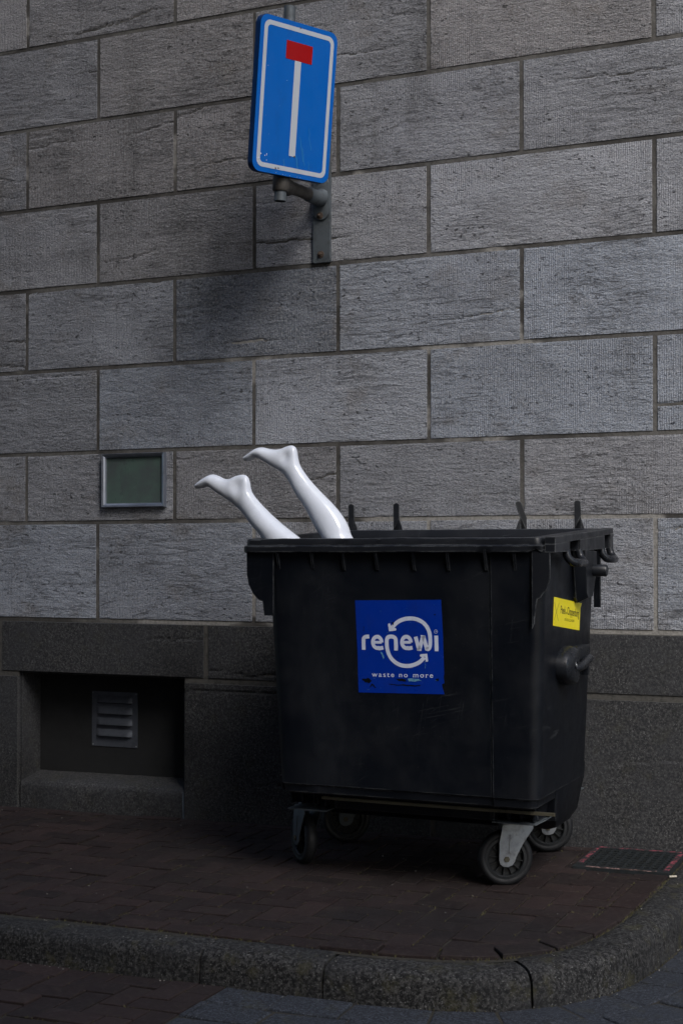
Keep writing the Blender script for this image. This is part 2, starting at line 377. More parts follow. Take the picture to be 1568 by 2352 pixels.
# niche: reveals, sill, backing panel
bm = BM()
box(bm, -1.80, -1.784, .012, .27, .0, .688, .002); box(bm, -.839, -.823, .012, .27, .0, .688, .002); box(bm, -1.783, -.840, .020, .27, .665, .688)
obj('niche_reveal', bm, M['plinth'], wall)
bm = BM()
nx, ny = 90, 14
prof = [(.0, -.30), (-.004, .02), (-.006, .08), (-.005, .112), (0.0, .128), (.010, .137), (.03, .142), (.07, .149), (.11, .157), (.15, .164), (.20, .172)]
rows = []
for i in range(nx + 1):
    x = -1.782 + .9485 * i / nx
    rows.append([bm.verts.new((x, y + .0022 * N(x * 20, j * 1.7), z + G(x, 0) + .003 * N(x * 14, j * 2.1, 4) + .012 * (x + 1.8) * 0)) for j, (y, z) in enumerate(prof)])
for a, b in zip(rows, rows[1:]):
    for j in range(len(prof) - 1): f = bm.faces.new((a[j], b[j], b[j + 1], a[j + 1]))
obj('sill', bm, M['plinth'], wall, smooth=True, angle=80)
bm = BM(); box(bm, -1.782, -.841, .165, .19, .15, .663, .002)
obj('infill_panel', bm, M['ventpanel'], wall)

# vent cover
vent = thing('vent_cover', (-1.328, .165, .29), 'small grey metal louvred vent cover with four slats in the dark wall recess', 'vent')
VX0, VX1, VZ0, VZ1 = -1.464, -1.192, .293, .572
bm = BM(); box(bm, VX0, VX1, .1615, .1645, VZ0, VZ1, .0008); obj('face_plate', bm, M['vent'], vent)
for i in range(4):
    zc = VZ0 + .225 - i * .0565
    bm = BM(); rows = []
    n = 18
    for a in range(n + 1):
        t = a / n; x = VX0 + .030 + (VX1 - VX0 - .06) * t; e = min(1, math.sin(math.pi * min(t, 1 - t) * 5) if min(t, 1 - t) < .1 else 1)
        rows.append([bm.verts.new((x, .1612 - .016 * e * q[0], zc + q[1])) for q in ((0, .034), (.35, .026), (.75, .014), (1, .002), (1, -.001), (.9, -.001))])
    for a, b in zip(rows, rows[1:]):
        for j in range(5): bm.faces.new((a[j], b[j], b[j + 1], a[j + 1]))
    obj('louvre', bm, M['vent'], vent, smooth=True, angle=60)
    bm = BM(); box(bm, VX0 + .034, VX1 - .034, .1596, .1612, zc - .006, zc + .004); obj('slot', bm, M['dark'], vent)
for sx, sz in ((0, 0), (1, 0), (0, 1), (1, 1)):
    bm = BM(); lathe(bm, [(.0001, -.0018), (.003, -.0014), (.004, 0)], 10, Matrix.Translation((VX0 + .008 + sx * (VX1 - VX0 - .016), .1612, VZ0 + .008 + sz * (VZ1 - VZ0 - .016))))
    obj('screw', bm, M['galv'], vent)

# unseen building added behind the camera to shade the left part of the scene
opp = thing('added_shade_building', (-7, -9, 0), 'unseen tall dark brick building added behind the camera to shade the left side', 'building')
OX0, OX1, OH = -24.0, OPX, 18.0
bm = BM(); box(bm, OX0, OX1, -20, -9, -.3, OH); obj('facade', bm, simple('dark_brick', (.10, .065, .05), .9, var=.4, sc_=3), opp)
bm = BM(); box(bm, OX0 - .2, OX1 + .2, -20.2, -8.7, OH, OH + .4); obj('cornice', bm, simple('cornice_paint', (.22, .21, .19), .8), opp)
GL = simple('window_glass', (.02, .024, .028), .08); FRM = simple('window_paint', (.3, .3, .29), .5)
for fl_ in range(5):
    for wx in range(9):
        x = OX1 - 1.7 - wx * 2.9; z = 1.2 + fl_ * 3.3
        bm = BM(); box(bm, x - .62, x + .62, -8.99, -8.95, z, z + 1.9); win = obj('window', bm, FRM, opp)
        for sx_ in (-1, 1):
            bm = BM(); box(bm, x + (-.56 if sx_ < 0 else .03), x + (-.03 if sx_ < 0 else .56), -8.948, -8.940, z + .06, z + 1.84); obj('pane', bm, GL, win)

# empty notice frame
fr = thing('notice_frame', (-1.108, 0, 1.5), 'small empty aluminium notice frame with dull green backing fixed to the wall', 'frame')
FX0, FX1, FZ0, FZ1 = -1.288, -.929, 1.502, 1.768
bm = BM()
def frame_bar(bm, a, b, c, d):   # mitred bar, outer edge a-b, inner edge c-d
    secs = []
    for o, i in ((a, c), (b, d)):
        o = Vector(o); i = Vector(i)
        pr = [(0, 0), (0, -.022), (.12, -.030), (.55, -.026), (.85, -.020), (1, -.012), (1, 0)]
        secs.append([Vector((o.x + (i.x - o.x) * t, .002 + y, o.y + (i.y - o.y) * t)) for t, y in pr])
    loft(bm, secs)
O = [(FX0, FZ0), (FX1, FZ0), (FX1, FZ1), (FX0, FZ1)]; wd = .021
I = [(FX0 + wd, FZ0 + wd), (FX1 - wd, FZ0 + wd), (FX1 - wd, FZ1 - wd), (FX0 + wd, FZ1 - wd)]
for q in range(4): frame_bar(bm, O[q], O[(q + 1) % 4], I[q], I[(q + 1) % 4])
obj('frame', bm, M['alu'], fr)
bm = BM(); box(bm, FX0 + .012, FX1 - .012, -.008, .001, FZ0 + .012, FZ1 - .012); obj('backing_board', bm, M['pane'], fr)

# ------------------------------------------------------------ ground
def catmull(P, n=10):
    out = []
    P = [Vector(p) for p in P]
    for i in range(len(P) - 1):
        p0 = P[max(i - 1, 0)]; p1 = P[i]; p2 = P[i + 1]; p3 = P[min(i + 2, len(P) - 1)]
        for j in range(n):
            t = j / n
            out.append(.5 * ((2 * p1) + (p2 - p0) * t + (2 * p0 - 5 * p1 + 4 * p2 - p3) * t * t + (3 * p1 - p0 - 3 * p2 + p3) * t ** 3))
    out.append(P[-1]); return out
inner = catmull([(-7, -1.75), (-4, -1.75), (-1, -1.75), (0, -1.748), (.6, -1.757), (.95, -1.752), (1.224, -1.69), (1.37, -1.575), (1.474, -1.41), (1.538, -1.11), (1.562, -.7), (1.572, -.38), (1.577, .02)], 24)
# resample by arclength
def resample(P, d):
    out = [P[0].copy()]; acc = 0
    for a, b in zip(P, P[1:]):
        L = (b - a).length
        while acc + L >= d:
            t = (d - acc) / L; a = a + (b - a) * t; out.append(a.copy()); L = (b - a).length; acc = 0
        acc += L
    return out
PTH = resample(inner, .012)
NRM = []
for i in range(len(PTH)):
    t = (PTH[min(i + 3, len(PTH) - 1)] - PTH[max(i - 3, 0)]).normalized(); NRM.append(Vector((t.y, -t.x)))
def off(i, d):
    i = max(0, min(len(PTH) - 1, i)); p = PTH[i] + NRM[i] * d; return (p.x, p.y)
# kerb stones
bm = BM()
prof = [(.0, -.09), (.0, -.010), (.004, -.006), (.03, -.005), (.06, -.006), (.085, -.008), (.104, -.012), (.118, -.021), (.127, -.036), (.130, -.055), (.131, -.075), (.133, -.095), (.135, -.115), (.136, -.16), (.136, -.25)]
def kj(x=None, y=None):   # index of the path point nearest x (front part) or y (right part)
    return min(range(len(PTH)), key=lambda i: abs(PTH[i].x - x) if y is None else abs(PTH[i].y - y) + (9 if PTH[i].x < 1.3 else 0))
cuts = [0, kj(-5.6), kj(-4.5), kj(-3.4), kj(-2.3), kj(-.9), kj(.32), kj(.765), kj(1.315), kj(y=-.62), len(PTH) - 1]
for s, (a, b) in enumerate(zip(cuts, cuts[1:])):
    rows = []
    for i in range(a, b + 1):
        e = min(i - a, b - i); sink = .0035 if e == 0 else 0
        pull = NRM[i].orthogonal() * 0
        sh = .003 * math.sin(s * 2.4)
        row = []
        for j, (d, z) in enumerate(prof):
            x, y = off(i, d - sink * (1 if j > 3 else 0)); gz = G(x, y) + z + (sh if j > 0 else 0) - sink * 1.5
            nn = .0022 * N(x * 45, y * 45, z * 45) + .0016 * N(x * 90, y * 90, j) + .002 * N(x * 9, y * 9, j * .2)
            row.append(bm.verts.new((x + NRM[i].x * nn, y + NRM[i].y * nn, gz + nn)))
        rows.append(row)
    # a small gap to the next stone
    for v, q in list(zip(rows[0], rows[1])) : v.co = v.co.lerp(q.co, .26)
    for v, q in list(zip(rows[-1], rows[-2])): v.co = v.co.lerp(q.co, .26)
    for r0, r1 in zip(rows, rows[1:]):
        for j in range(len(prof) - 1): bm.faces.new((r0[j], r0[j + 1], r1[j + 1], r1[j]))
    bm.faces.new(rows[0]); bm.faces.new(rows[-1][::-1])
obj('kerb', bm, M['kerb'], smooth=True, angle=60)['kind'] = 'structure'

bm = BM(); rows = []
for i in range(0, len(PTH), 3):
    rows.append([bm.verts.new((*off(i, d + (.012 if j < 2 else -.018)), G(*off(i, d)) + z - .015)) for j, (d, z) in enumerate(prof)])
for r0, r1 in zip(rows, rows[1:]):
    for j in range(len(prof) - 1): bm.faces.new((r0[j], r0[j + 1], r1[j + 1], r1[j]))
tag(obj('kerb_joints', bm, M['sand'], smooth=True), kind='structure')

# base sheets
def sheet(name, pts, zf, m, kind='structure'):
    bm = BM(); bm.faces.new([bm.verts.new((x, y, zf(x, y))) for x, y in pts]); o = obj(name, bm, m); tag(o, kind=kind); return o
bm = BM()
P2 = [(PTH[i].x + NRM[i].x * .02, PTH[i].y + NRM[i].y * .02) for i in range(0, len(PTH), 6)] + [(1.59, .05)]
P2 = [(-7, .05)] + P2
bed = sheet('pavement_bed', P2, lambda x, y: G(x, y) - .007, M['sand'])
road_bed = sheet('ground', [(-60, -60), (60, -60), (60, 60), (-60, 60)], lambda x, y: -.30, M['sand'])
sheet('road', [(-7, -14), (9, -14), (9, .3), (-7, .3)], lambda x, y: GR(x, y) - .007, M['sand'])

def clip(poly, region):
    """Sutherland-Hodgman against a convex counter-clockwise region"""
    out = poly
    for a, b in zip(region, region[1:] + region[:1]):
        ex, ey = b[0] - a[0], b[1] - a[1]; ins = lambda p: ex * (p[1] - a[1]) - ey * (p[0] - a[0]) >= 0
        new = []
        for p, q in zip(out, out[1:] + out[:1]):
            ip, iq = ins(p), ins(q)
            if ip: new.append(p)
            if ip != iq:
                dx, dy = q[0] - p[0], q[1] - p[1]; den = ex * dy - ey * dx
                t = (ex * (a[1] - p[1]) - ey * (a[0] - p[0])) / den if den else 0
                new.append((p[0] + dx * t, p[1] + dy * t))
        out = new
        if not out: return []
    return out
def area(p): return .5 * sum(a[0] * b[1] - b[0] * a[1] for a, b in zip(p, p[1:] + p[:1]))
def hull(P):
    P = sorted(set(P)); lo = []; up = []
    cr = lambda o, a, b: (a[0] - o[0]) * (b[1] - o[1]) - (a[1] - o[1]) * (b[0] - o[0])
    for p in P:
        while len(lo) > 1 and cr(lo[-2], lo[-1], p) <= 0: lo.pop()
        lo.append(p)
    for p in P[::-1]:
        while len(up) > 1 and cr(up[-2], up[-1], p) <= 0: up.pop()
        up.append(p)
    return lo[:-1] + up[:-1]
edges_for_moss = []
def paver(bm, tl, poly, zf, dz=.0, thick=.03, bev=.003, tone=None, tiltamt=.010, moss=None):
    if len(poly) < 3 or abs(area(poly)) < .0006: return
    if area(poly) < 0: poly = poly[::-1]
    # drop near-duplicate points
    q = [p for i, p in enumerate(poly) if (Vector(p) - Vector(poly[i - 1])).length > .002]
    if len(q) < 3: return
    cx = sum(p[0] for p in q) / len(q); cy = sum(p[1] for p in q) / len(q)
    tx, ty = random.gauss(0, tiltamt), random.gauss(0, tiltamt); h = dz + random.gauss(0, .0017)
    def Z(x, y, d): return zf(x, y) + h + tx * (x - cx) + ty * (y - cy) - d
    tone = random.random() if tone is None else tone
    def ins(p, d):
        L = math.hypot(p[0] - cx, p[1] - cy) or 1; t = max(0, 1 - d * 1.3 / L); return (cx + (p[0] - cx) * t, cy + (p[1] - cy) * t)
    rings = []
    for d, z in ((.0, thick), (.0, bev), (bev * .35, bev * .3), (bev, 0)):
        rings.append([bm.verts.new((*ins(p, d), Z(*p, z))) for p in q])
    n = len(q); fs = []
    for a, b in zip(rings, rings[1:]):
        for i in range(n): fs.append(bm.faces.new((a[i], a[(i + 1) % n], b[(i + 1) % n], b[i])))
    fs.append(bm.faces.new(rings[-1]))
    for f in fs:
        for lp in f.loops: lp[tl] = tone
    if moss is not None:
        for a, b in zip(q, q[1:] + q[:1]): moss.append((a, b))
def herring(bm, tl, region, zf, ox=0, oy=0, u=.1, g=.0035, moss=None, rot=0):
    xs = [p[0] for p in region]; ys = [p[1] for p in region]
    x0, x1, y0, y1 = min(xs) - .4, max(xs) + .4, min(ys) - .4, max(ys) + .4
    for i in range(int(x0 / u) - 1, int(x1 / u) + 2):
        for j in range(int(y0 / u) - 1, int(y1 / u) + 2):
            c = (i - j) % 4
            if c == 0: q = (i * u, j * u, (i + 2) * u, (j + 1) * u)
            elif c == 3: q = (i * u, j * u, (i + 1) * u, (j + 2) * u)
            else: continue
            gg = g * random.uniform(.4, 1.5); jx, jy = random.gauss(0, .0012), random.gauss(0, .0012)
            poly = [(q[0] + gg + ox + jx, q[1] + gg + oy + jy), (q[2] - gg + ox + jx, q[1] + gg + oy + jy), (q[2] - gg + ox + jx, q[3] - gg + oy + jy), (q[0] + gg + ox + jx, q[3] - gg + oy + jy)]
            a = R(rot + random.gauss(0, .45)); cx = (q[0] + q[2]) / 2 + ox; cy = (q[1] + q[3]) / 2 + oy
            poly = [(cx + (x - cx) * math.cos(a) - (y - cy) * math.sin(a), cy + (x - cx) * math.sin(a) + (y - cy) * math.cos(a)) for x, y in poly]
            poly = clip(poly, region)
            paver(bm, tl, poly, zf, moss=moss)
bm = BM(); tl = bm.loops.layers.float.new('tone')
BORD = .098
reg = [(PTH[i].x - NRM[i].x * (BORD + .004), PTH[i].y - NRM[i].y * (BORD + .004)) for i in range(0, len(PTH), 10)] + [(1.47, -.075), (-6.9, -.075)]
reg = hull([p for p in reg if p[1] <= -.07 and p[0] > -4.3] + [(-4.3, -.075)])
herring(bm, tl, reg, G, .035, -.02, u=.093, moss=edges_for_moss)
# border course along the kerb, stretcher bricks
i = kj(-4.2); step = 17
while i + step < len(PTH) - 3:
    s0, s1 = i, i + step
    pl = [off(j, -.006) for j in range(s0, s1 - 0, 8)] + [off(s1 - 1, -.006)] + [off(j, -BORD) for j in range(s1 - 1, s0, -8)] + [off(s0, -BORD)]
    if off(s0, 0)[1] > -.10: break
    paver(bm, tl, pl, G, dz=.001 + (.0055 if PTH[i].x > .6 and PTH[i].y < -1.2 else 0), moss=edges_for_moss, tiltamt=.02 if PTH[i].x > .6 else .006)
    i += step
# narrow strip along the wall
x = -4.2
while x < 1.45:
    L = .21; paver(bm, tl, [(x + .003, -.072), (x + L - .003, -.072), (x + L - .003, -.014), (x + .003, -.014)], G, dz=.001, tone=random.uniform(.6, 1)); x += L
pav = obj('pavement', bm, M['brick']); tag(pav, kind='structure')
# lower road: brick to the left, grey pavers round the corner
bm = BM(); tl = bm.loops.layers.float.new('tone')
herring(bm, tl, [(-2.6, -4.0), (.415, -4.0), (.415, -1.888), (-2.6, -1.888)], GR, .02, .01, moss=edges_for_moss)
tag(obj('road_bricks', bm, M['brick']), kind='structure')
bm = BM(); tl = bm.loops.layers.float.new('tone')
i0 = kj(.42)
for r_ in range(9):
    d0 = .140 + r_ * .158; d1 = d0 + .152; i = i0 + (0 if r_ % 2 == 0 else -6)
    first = True
    while i < len(PTH) - 3:
        stp = (19 if PTH[min(i, len(PTH) - 1)].x < 1.0 and PTH[min(i, len(PTH) - 1)].y < -1.4 else 13)
        if first and r_ % 2: stp = 9
        first = False
        j1 = min(i + stp, len(PTH) - 1)
        sk = int(d0 * 10) * 0
        pl = [off(i, d0), *[off(j, d0) for j in range(i + 6, j1, 6)], off(j1, d0), off(j1, d1), *[off(j, d1) for j in range(j1 - 6, i, -6)][::1], off(i, d1)]
        cx = sum(p[0] for p in pl) / len(pl); cy = sum(p[1] for p in pl) / len(pl)
        pl = [(cx + (x - cx) * .962, cy + (y - cy) * .955) for x, y in pl]
        pl = hull([(round(a, 5), round(b, 5)) for a, b in pl])
        pl = clip(pl, [(.425, -8), (9, -8), (9, 0), (.425, 0)])
        paver(bm, tl, pl, GR, bev=.005, tiltamt=.014, dz=random.gauss(0, .0015))
        i += stp
tag(obj('grey_paving', bm, M['paver']), kind='structure')

# drain cover
mh = thing('cellar_grate', (1.38, -.215, G(1.38, -.2)), 'square dark metal grate edged with worn pink tape by the wall foot', 'grate')
MX0, MX1, MY0, MY1 = 1.185, 1.568, -.408, -.016
gz = lambda x, y: G(x, y)
def slab(bm, x0, x1, y0, y1, z0, z1):
    a = [(x0, y0), (x1, y0), (x1, y1), (x0, y1)]
    lo = [bm.verts.new((x, y, gz(x, y) + z0)) for x, y in a]; hi = [bm.verts.new((x, y, gz(x, y) + z1)) for x, y in a]
    bm.faces.new(lo[::-1]); bm.faces.new(hi)
    for q in range(4): bm.faces.new((lo[q], lo[(q + 1) % 4], hi[(q + 1) % 4], hi[q]))
bm = BM(); fw_ = .034
slab(bm, MX0, MX1, MY0, MY0 + fw_, -.01, .012); slab(bm, MX0, MX1, MY1 - fw_, MY1, -.01, .012)
slab(bm, MX0, MX0 + fw_, MY0 + fw_, MY1 - fw_, -.01, .012); slab(bm, MX1 - fw_, MX1, MY0 + fw_, MY1 - fw_, -.01, .012)
obj('frame', bm, M['cover'], mh)
bm = BM(); slab(bm, MX0 + fw_ + .001, MX1 - fw_ - .001, MY0 + fw_ + .001, MY1 - fw_ - .001, -.008, .0045)
obj('backing', bm, M['sand'], mh)
bm = BM()
nb = 9
for q in range(nb):
    x = MX0 + fw_ + (MX1 - MX0 - 2 * fw_) * (q + .5) / nb; slab(bm, x - .006, x + .006, MY0 + fw_, MY1 - fw_, .005, .0095)
for q in range(nb):
    y = MY0 + fw_ + (MY1 - MY0 - 2 * fw_) * (q + .5) / nb; slab(bm, MX0 + fw_, MX1 - fw_, y - .005, y + .005, .0055, .0105)
obj('grate_bars', bm, M['cover'], mh)
for nm, a in (('pink', (MX0 + .006, MX0 + .026, MY0 + .05, MY1 - .04)), ('pink', (MX1 - .028, MX1 - .008, MY0 + .03, MY1 - .04)), ('tapew', (MX0 + .05, MX1 - .05, MY0 + .003, MY0 + .020)), ('pink', (MX0 + .02, MX1 - .02, MY1 - .022, MY1 - .006))):
    bm = BM(); slab(bm, *a, .0122, .0129); tp = obj('tape', bm, M[nm], mh)
def text_mesh(s, size, ex=0, spacing=1.0, off_=0.0, align='LEFT'):
    cu = bpy.data.curves.new('t', 'FONT'); cu.body = s; cu.size = size; cu.space_character = spacing; cu.offset = off_; cu.align_x = align; cu.extrude = ex
    o = bpy.data.objects.new('t', cu); sc.collection.objects.link(o); bpy.context.view_layer.update()
    me = bpy.data.meshes.new_from_object(o.evaluated_get(bpy.context.evaluated_depsgraph_get()))
    b = BM(); b.from_mesh(me); bpy.data.objects.remove(o); bpy.data.meshes.remove(me); return b
b = text_mesh('glasbak.nl', .018)
for v in b.verts: x, y = 1.39 + v.co.x * 1.15, MY0 + .005 + v.co.y; v.co = Vector((x, y, gz(x, y) + .0133))
obj('lettering', b, M['ink'], tp if False else mh)

# ------------------------------------------------------------ the bin
bin_ = thing('waste_container', (.66, -.65, 0), 'big black plastic four-wheeled waste container standing open against the wall', 'bin')
def yf(z): return -1.035 + (1.27 - z) * .035      # front face
def xr(z): return 1.245 - (1.27 - z) * .034       # right face
def xl(z): return .128 + (1.27 - z) * .05
def yb(z): return -.25 - (1.27 - z) * .055
def body_sec(z, ix=0, iy=0, rec=.007, r=.045, ib=0):
    x0, x1, y0, y1 = xl(z) + ix, xr(z) - ix, yf(z) + iy, yb(z) - ib
    out = [(x, y, z) for x, y in rrect(x0, x1, y0, y1, r, 6)]
    # front edge runs from the last point of corner 3 to the first of corner 4: insert the recess
    a = [(.330, y0, z), (.346, y0 + rec, z), (1.038, y0 + rec, z), (1.046, y0, z)]
    return out[:21] + a + out[21:]
bm = BM()
outer = [body_sec(z) for z in (1.285, 1.2, 1.05, .9, .75, .6, .47, .42)]
outer += [body_sec(.378, .000, .000, r=.040), body_sec(.374, .009, .007, r=.036), body_sec(.346, .012, .010, r=.034, ib=.01), body_sec(.340, .018, .016, r=.03, ib=.02)]
inn = [body_sec(z, .05, .05, 0, .04, .05) for z in (.42, 1.285)]
rings = [[bm.verts.new(p) for p in s] for s in outer]
n_ = len(rings[0])
for a, b in zip(rings, rings[1:]):
    for q in range(n_): bm.faces.new((a[q], a[(q + 1) % n_], b[(q + 1) % n_], b[q]))
bm.faces.new(rings[-1])
ri = [[bm.verts.new(p) for p in s] for s in inn]
for q in range(n_): bm.faces.new((ri[0][q], ri[0][(q + 1) % n_], ri[1][(q + 1) % n_], ri[1][q]))
bm.faces.new(ri[0])
for q in range(n_): bm.faces.new((ri[1][q], ri[1][(q + 1) % n_], rings[0][(q + 1) % n_], rings[0][q]))
body = obj('body', bm, M['plastic'], bin_, smooth=True, angle=24)
# lower tub between the castors
bm = BM()
loft(bm, [[(x, y, z) for x, y in rrect(*a, .014, 3)] for z, a in ((.43, (.19, 1.214, -.745, -.299)), (.37, (.19, 1.211, -.735, -.301)), (.335, (.19, 1.207, -.72, -.325)), (.250, (.20, 1.198, -.69, -.365)), (.215, (.215, 1.18, -.65, -.42)), (.203, (.24, 1.15, -.62, -.46)))])
obj('lower_tub', bm, M['plastic'], body, smooth=True, angle=24)
# pods over the castors
for px_, py_ in ((.238, -.80), (1.085, -.80), (.31, -.27), (1.03, -.27)):
    bm = BM()
    fy = -.86 if py_ < -.5 else py_ - .09; by = py_ + .10
    loft(bm, [[(x, y, z) for x, y in rrect(*a, .02, 3)] for z, a in ((.40, (px_ - .085, px_ + .105, fy - .11 if py_ < -.5 else fy - .02, by - .02)), (.345, (px_ - .080, px_ + .10, fy - .10 if py_ < -.5 else fy - .01, by - .02)), (.338, (px_ - .078, px_ + .095, fy - .01, by - .02)), (.276, (px_ - .075, px_ + .085, fy + .02, by - .02)))])
    for q in range(4): box(bm, px_ - .075 + q * .05, px_ - .069 + q * .05, fy - .018, fy + .03, .277, .338)
    obj('castor_pod', bm, M['plastic'], body, smooth=True, angle=40)
# front gusset fins below the rim
for gx in (.19, .335, .465, .60, .75, .885, 1.03, 1.14):
    bm = BM(); prism(bm, [(gx - .005, -1.058, 1.285), (gx - .005, -1.028, 1.285), (gx - .005, -1.020, 1.20), (gx - .005, -1.034, 1.21)], (.010, 0, 0)); obj('gusset', bm, M['plastic'], body)
# corner flanges
fl = [(1.204, 1.285), (1.272, 1.285), (1.272, 1.185), (1.268, 1.165), (1.262, 1.160), (1.258, 1.140), (1.245, 1.128), (1.236, 1.112), (1.224, 1.108), (1.220, 1.085), (1.217, 1.06), (1.213, 1.04), (1.214, 1.02), (1.205, 1.0)]
bm = BM(); prism(bm, [(x, -1.046, z) for x, z in fl], (0, .008, 0), .0015); obj('corner_flange', bm, M['rimplastic'], body)
bm = BM(); prism(bm, [(x, -1.044, z) for x, z in [(.17, 1.285), (.052, 1.285), (.054, 1.19), (.062, 1.15), (.08, 1.115), (.10, 1.095), (.106, 1.09), (.124, 1.086), (.130, 1.03), (.17, 1.03)]], (0, .008, 0), .0015); obj('corner_flange', bm, M['plastic'], body)
for fx in (1.225, .10):
    bm = BM(); box(bm, fx, fx + .028, -.205, -.195, 1.05, 1.30); obj('rear_flange', bm, M['plastic'], body)
# rim
def zt(y): return 1.327 + (y + 1.065) * .055
def zb(y): return 1.274 + (y + 1.065) * .022
def rsec(o, f, r=.035, xr_=1.252):
    return [(x, y, f(y)) for x, y in rrect(.037 + o, xr_ - o, -1.062 + o, -.135 - o, r, 6)]
bm = BM()
secs = [rsec(.06, lambda y: zb(y) + .006, .02), rsec(.004, zb, .034), rsec(0, lambda y: zb(y) + .004), rsec(0, lambda y: zb(y) + .024), rsec(.003, lambda y: zb(y) + .027), rsec(.010, lambda y: zb(y) + .029, .03),
        rsec(.011, lambda y: zt(y) - .004, .03), rsec(.014, zt, .028), rsec(.050, zt, .02), rsec(.054, lambda y: zt(y) - .004, .018), rsec(.075, lambda y: 1.25, .02)]
loft(bm, secs, False, False)
# dents and waviness along the front band
bmesh.ops.subdivide_edges(bm, edges=[e for e in bm.edges if abs(e.verts[0].co.x - e.verts[1].co.x) > .8], cuts=60, use_grid_fill=True)
for v in bm.verts:
    if v.co.y < -.99:
        v.co.z += .0022 * N(v.co.x * 5, 1, 1) + .0012 * N(v.co.x * 22, 5, 1); v.co.y += .0018 * N(v.co.x * 14, v.co.z * 40, 3)
        s = (v.co.x - 1.03) / .016
        if v.co.z < 1.293 and abs(s) < 1 and v.co.y < -1.045: v.co.y += .010 * (1 - s * s)
        if v.co.z < 1.295 and 1.205 < v.co.x < 1.235: v.co.z += .016 * (1 - abs(v.co.x - 1.22) / .015); v.co.y += .006
rim = obj('rim', bm, M['rimplastic'], bin_, smooth=True, angle=35)
# right side cap with two grip openings
bm = BM()
def wedge(bm, x0, x1, y0, y1, fb, ft, b=.0):
    a = [(y0, fb(y0)), (y1, fb(y1)), (y1, ft(y1)), (y0, ft(y0))]; prism(bm, [(x0, y, z) for y, z in a], (x1 - x0, 0, 0), b)
zt2 = lambda y: zt(y) + .001
wedge(bm, 1.2525, 1.292, -1.045, -.14, lambda y: zt(y) - .024, zt2, .003)
mid = lambda y: zt(y) - .0245
wedge(bm, 1.2525, 1.2915, -1.0475, -1.036, zb, mid, .001)
wedge(bm, 1.284, 1.2915, -1.043, -.845, zb, mid, .001); wedge(bm, 1.284, 1.2915, -.685, -.290, zb, mid, .001); wedge(bm, 1.284, 1.2915, -.178, -.142, zb, mid, .001)
wedge(bm, 1.2525, 1.284, -.850, -.845, zb, mid); wedge(bm, 1.2525, 1.284, -.685, -.680, zb, mid); wedge(bm, 1.2525, 1.284, -.295, -.290, zb, mid); wedge(bm, 1.2525, 1.284, -.178, -.173, zb, mid)
obj('side_cap', bm, M['rimplastic'], rim)
def arc_path(P, n=6): return [tuple(p) for p in catmull(P, n)]
for y0, y1 in ((-.855, -.675), (-.305, -.165)):
    z = zb((y0 + y1) / 2)
    bm = BM(); tube(bm, arc_path([(1.280, y0, z + .004), (1.286, y0, z - .022), (1.300, y0 + .012, z - .040), (1.312, y0 + .035, z - .044), (1.314, (y0 + y1) / 2, z - .044), (1.312, y1 - .035, z - .044), (1.302, y1 - .012, z - .038), (1.288, y1, z - .020), (1.280, y1, z + .004)]), [.0155] * 49, 12)
    obj('grab_handle', bm, M['gloss'], bin_, smooth=True)
bm = BM(); tube(bm, arc_path([(.06, -.95, 1.28), (.055, -.95, 1.25), (.030, -.94, 1.232), (.028, -.86, 1.232), (.028, -.78, 1.232), (.055, -.77, 1.25), (.06, -.77, 1.28)]), .013, 10); obj('grab_handle', bm, M['gloss'], bin_, smooth=True)
# lifting brackets and spigots
for sgn in (1, -1):
    X = (lambda d: 1.232 + d) if sgn > 0 else (lambda d: .135 - d)
    bm = BM()
    A = [(-.65, 1.292), (-.385, 1.292), (-.375, 1.245), (-.39, 1.225), (-.425, 1.165), (-.47, 1.085), (-.575, 1.080), (-.60, 1.10)]
    B = [(-.60, 1.285), (-.42, 1.280), (-.415, 1.245), (-.42, 1.225), (-.44, 1.175), (-.485, 1.105), (-.555, 1.10), (-.575, 1.12)]
    loft(bm, [[(X(0), y, z) for y, z in A], [(X(.02), y, z) for y, z in A], [(X(.058), y, z) for y, z in B]], True, True)
    obj('lifting_bracket', bm, M['plastic'], bin_, smooth=True, angle=30)
    bm = BM(); tube(bm, [(X(.04), -.475, 1.205), (X(.06), -.475, 1.205), (X(.108), -.475, 1.205), (X(.113), -.475, 1.205)], [.0235, .0235, .0235, .020], 24); tube(bm, [(X(.1131), -.475, 1.205), (X(.1132), -.475, 1.205)], [.012, .012], 16); obj('spigot', bm, M['gloss'], bin_, smooth=True)
# hinge lugs along the back of the rim
for q, (lx, lean, tw) in enumerate(((.113, 0, .2), (.329, .0, .15), (.911, -.022, .5), (1.144, .0, .35))):
    bm = BM(); zb0 = zt(-.15); pr = []
    h = .112
    for t in range(0, 13):
        a = R(180 * t / 12); pr.append((.013 * math.cos(a), h + .010 * math.sin(a)))
    pr = [(.015, 0), (.014, .05)] + pr + [(-.013, .05), (-.013, 0)]
    mt = Matrix.Translation((lx, -.150, zb0 - .004)) @ Matrix.Rotation(tw, 4, 'Z')
    pts = [(a + lean * smooth(.05, .11, z), 0, z) for a, z in pr]
    prism(bm, pts, (0, .008, 0), .002, mt)
    prism(bm, [(0.0, .006, .0), (.0, .05, .0), (.0, .012, .05)], (.006, 0, 0), 0, mt)
    prism(bm, [(-.014 if q % 2 else .012, 0, 0), (-.034 if q == 2 else .03, 0, 0), (-.014 if q == 2 else .012, 0, .055)], (0, .008, 0), 0, mt)
    lug = obj('hinge_lug', bm, M['rimplastic'], rim)
    bm = BM(); lathe(bm, [(.0001, -.001), (.005, -.001), (.005, .0088), (.0001, .0088)], 14, mt @ Matrix.Translation((lean, 0, h - .001))); obj('hole', bm, M['dark'], lug) if False else bm.free()
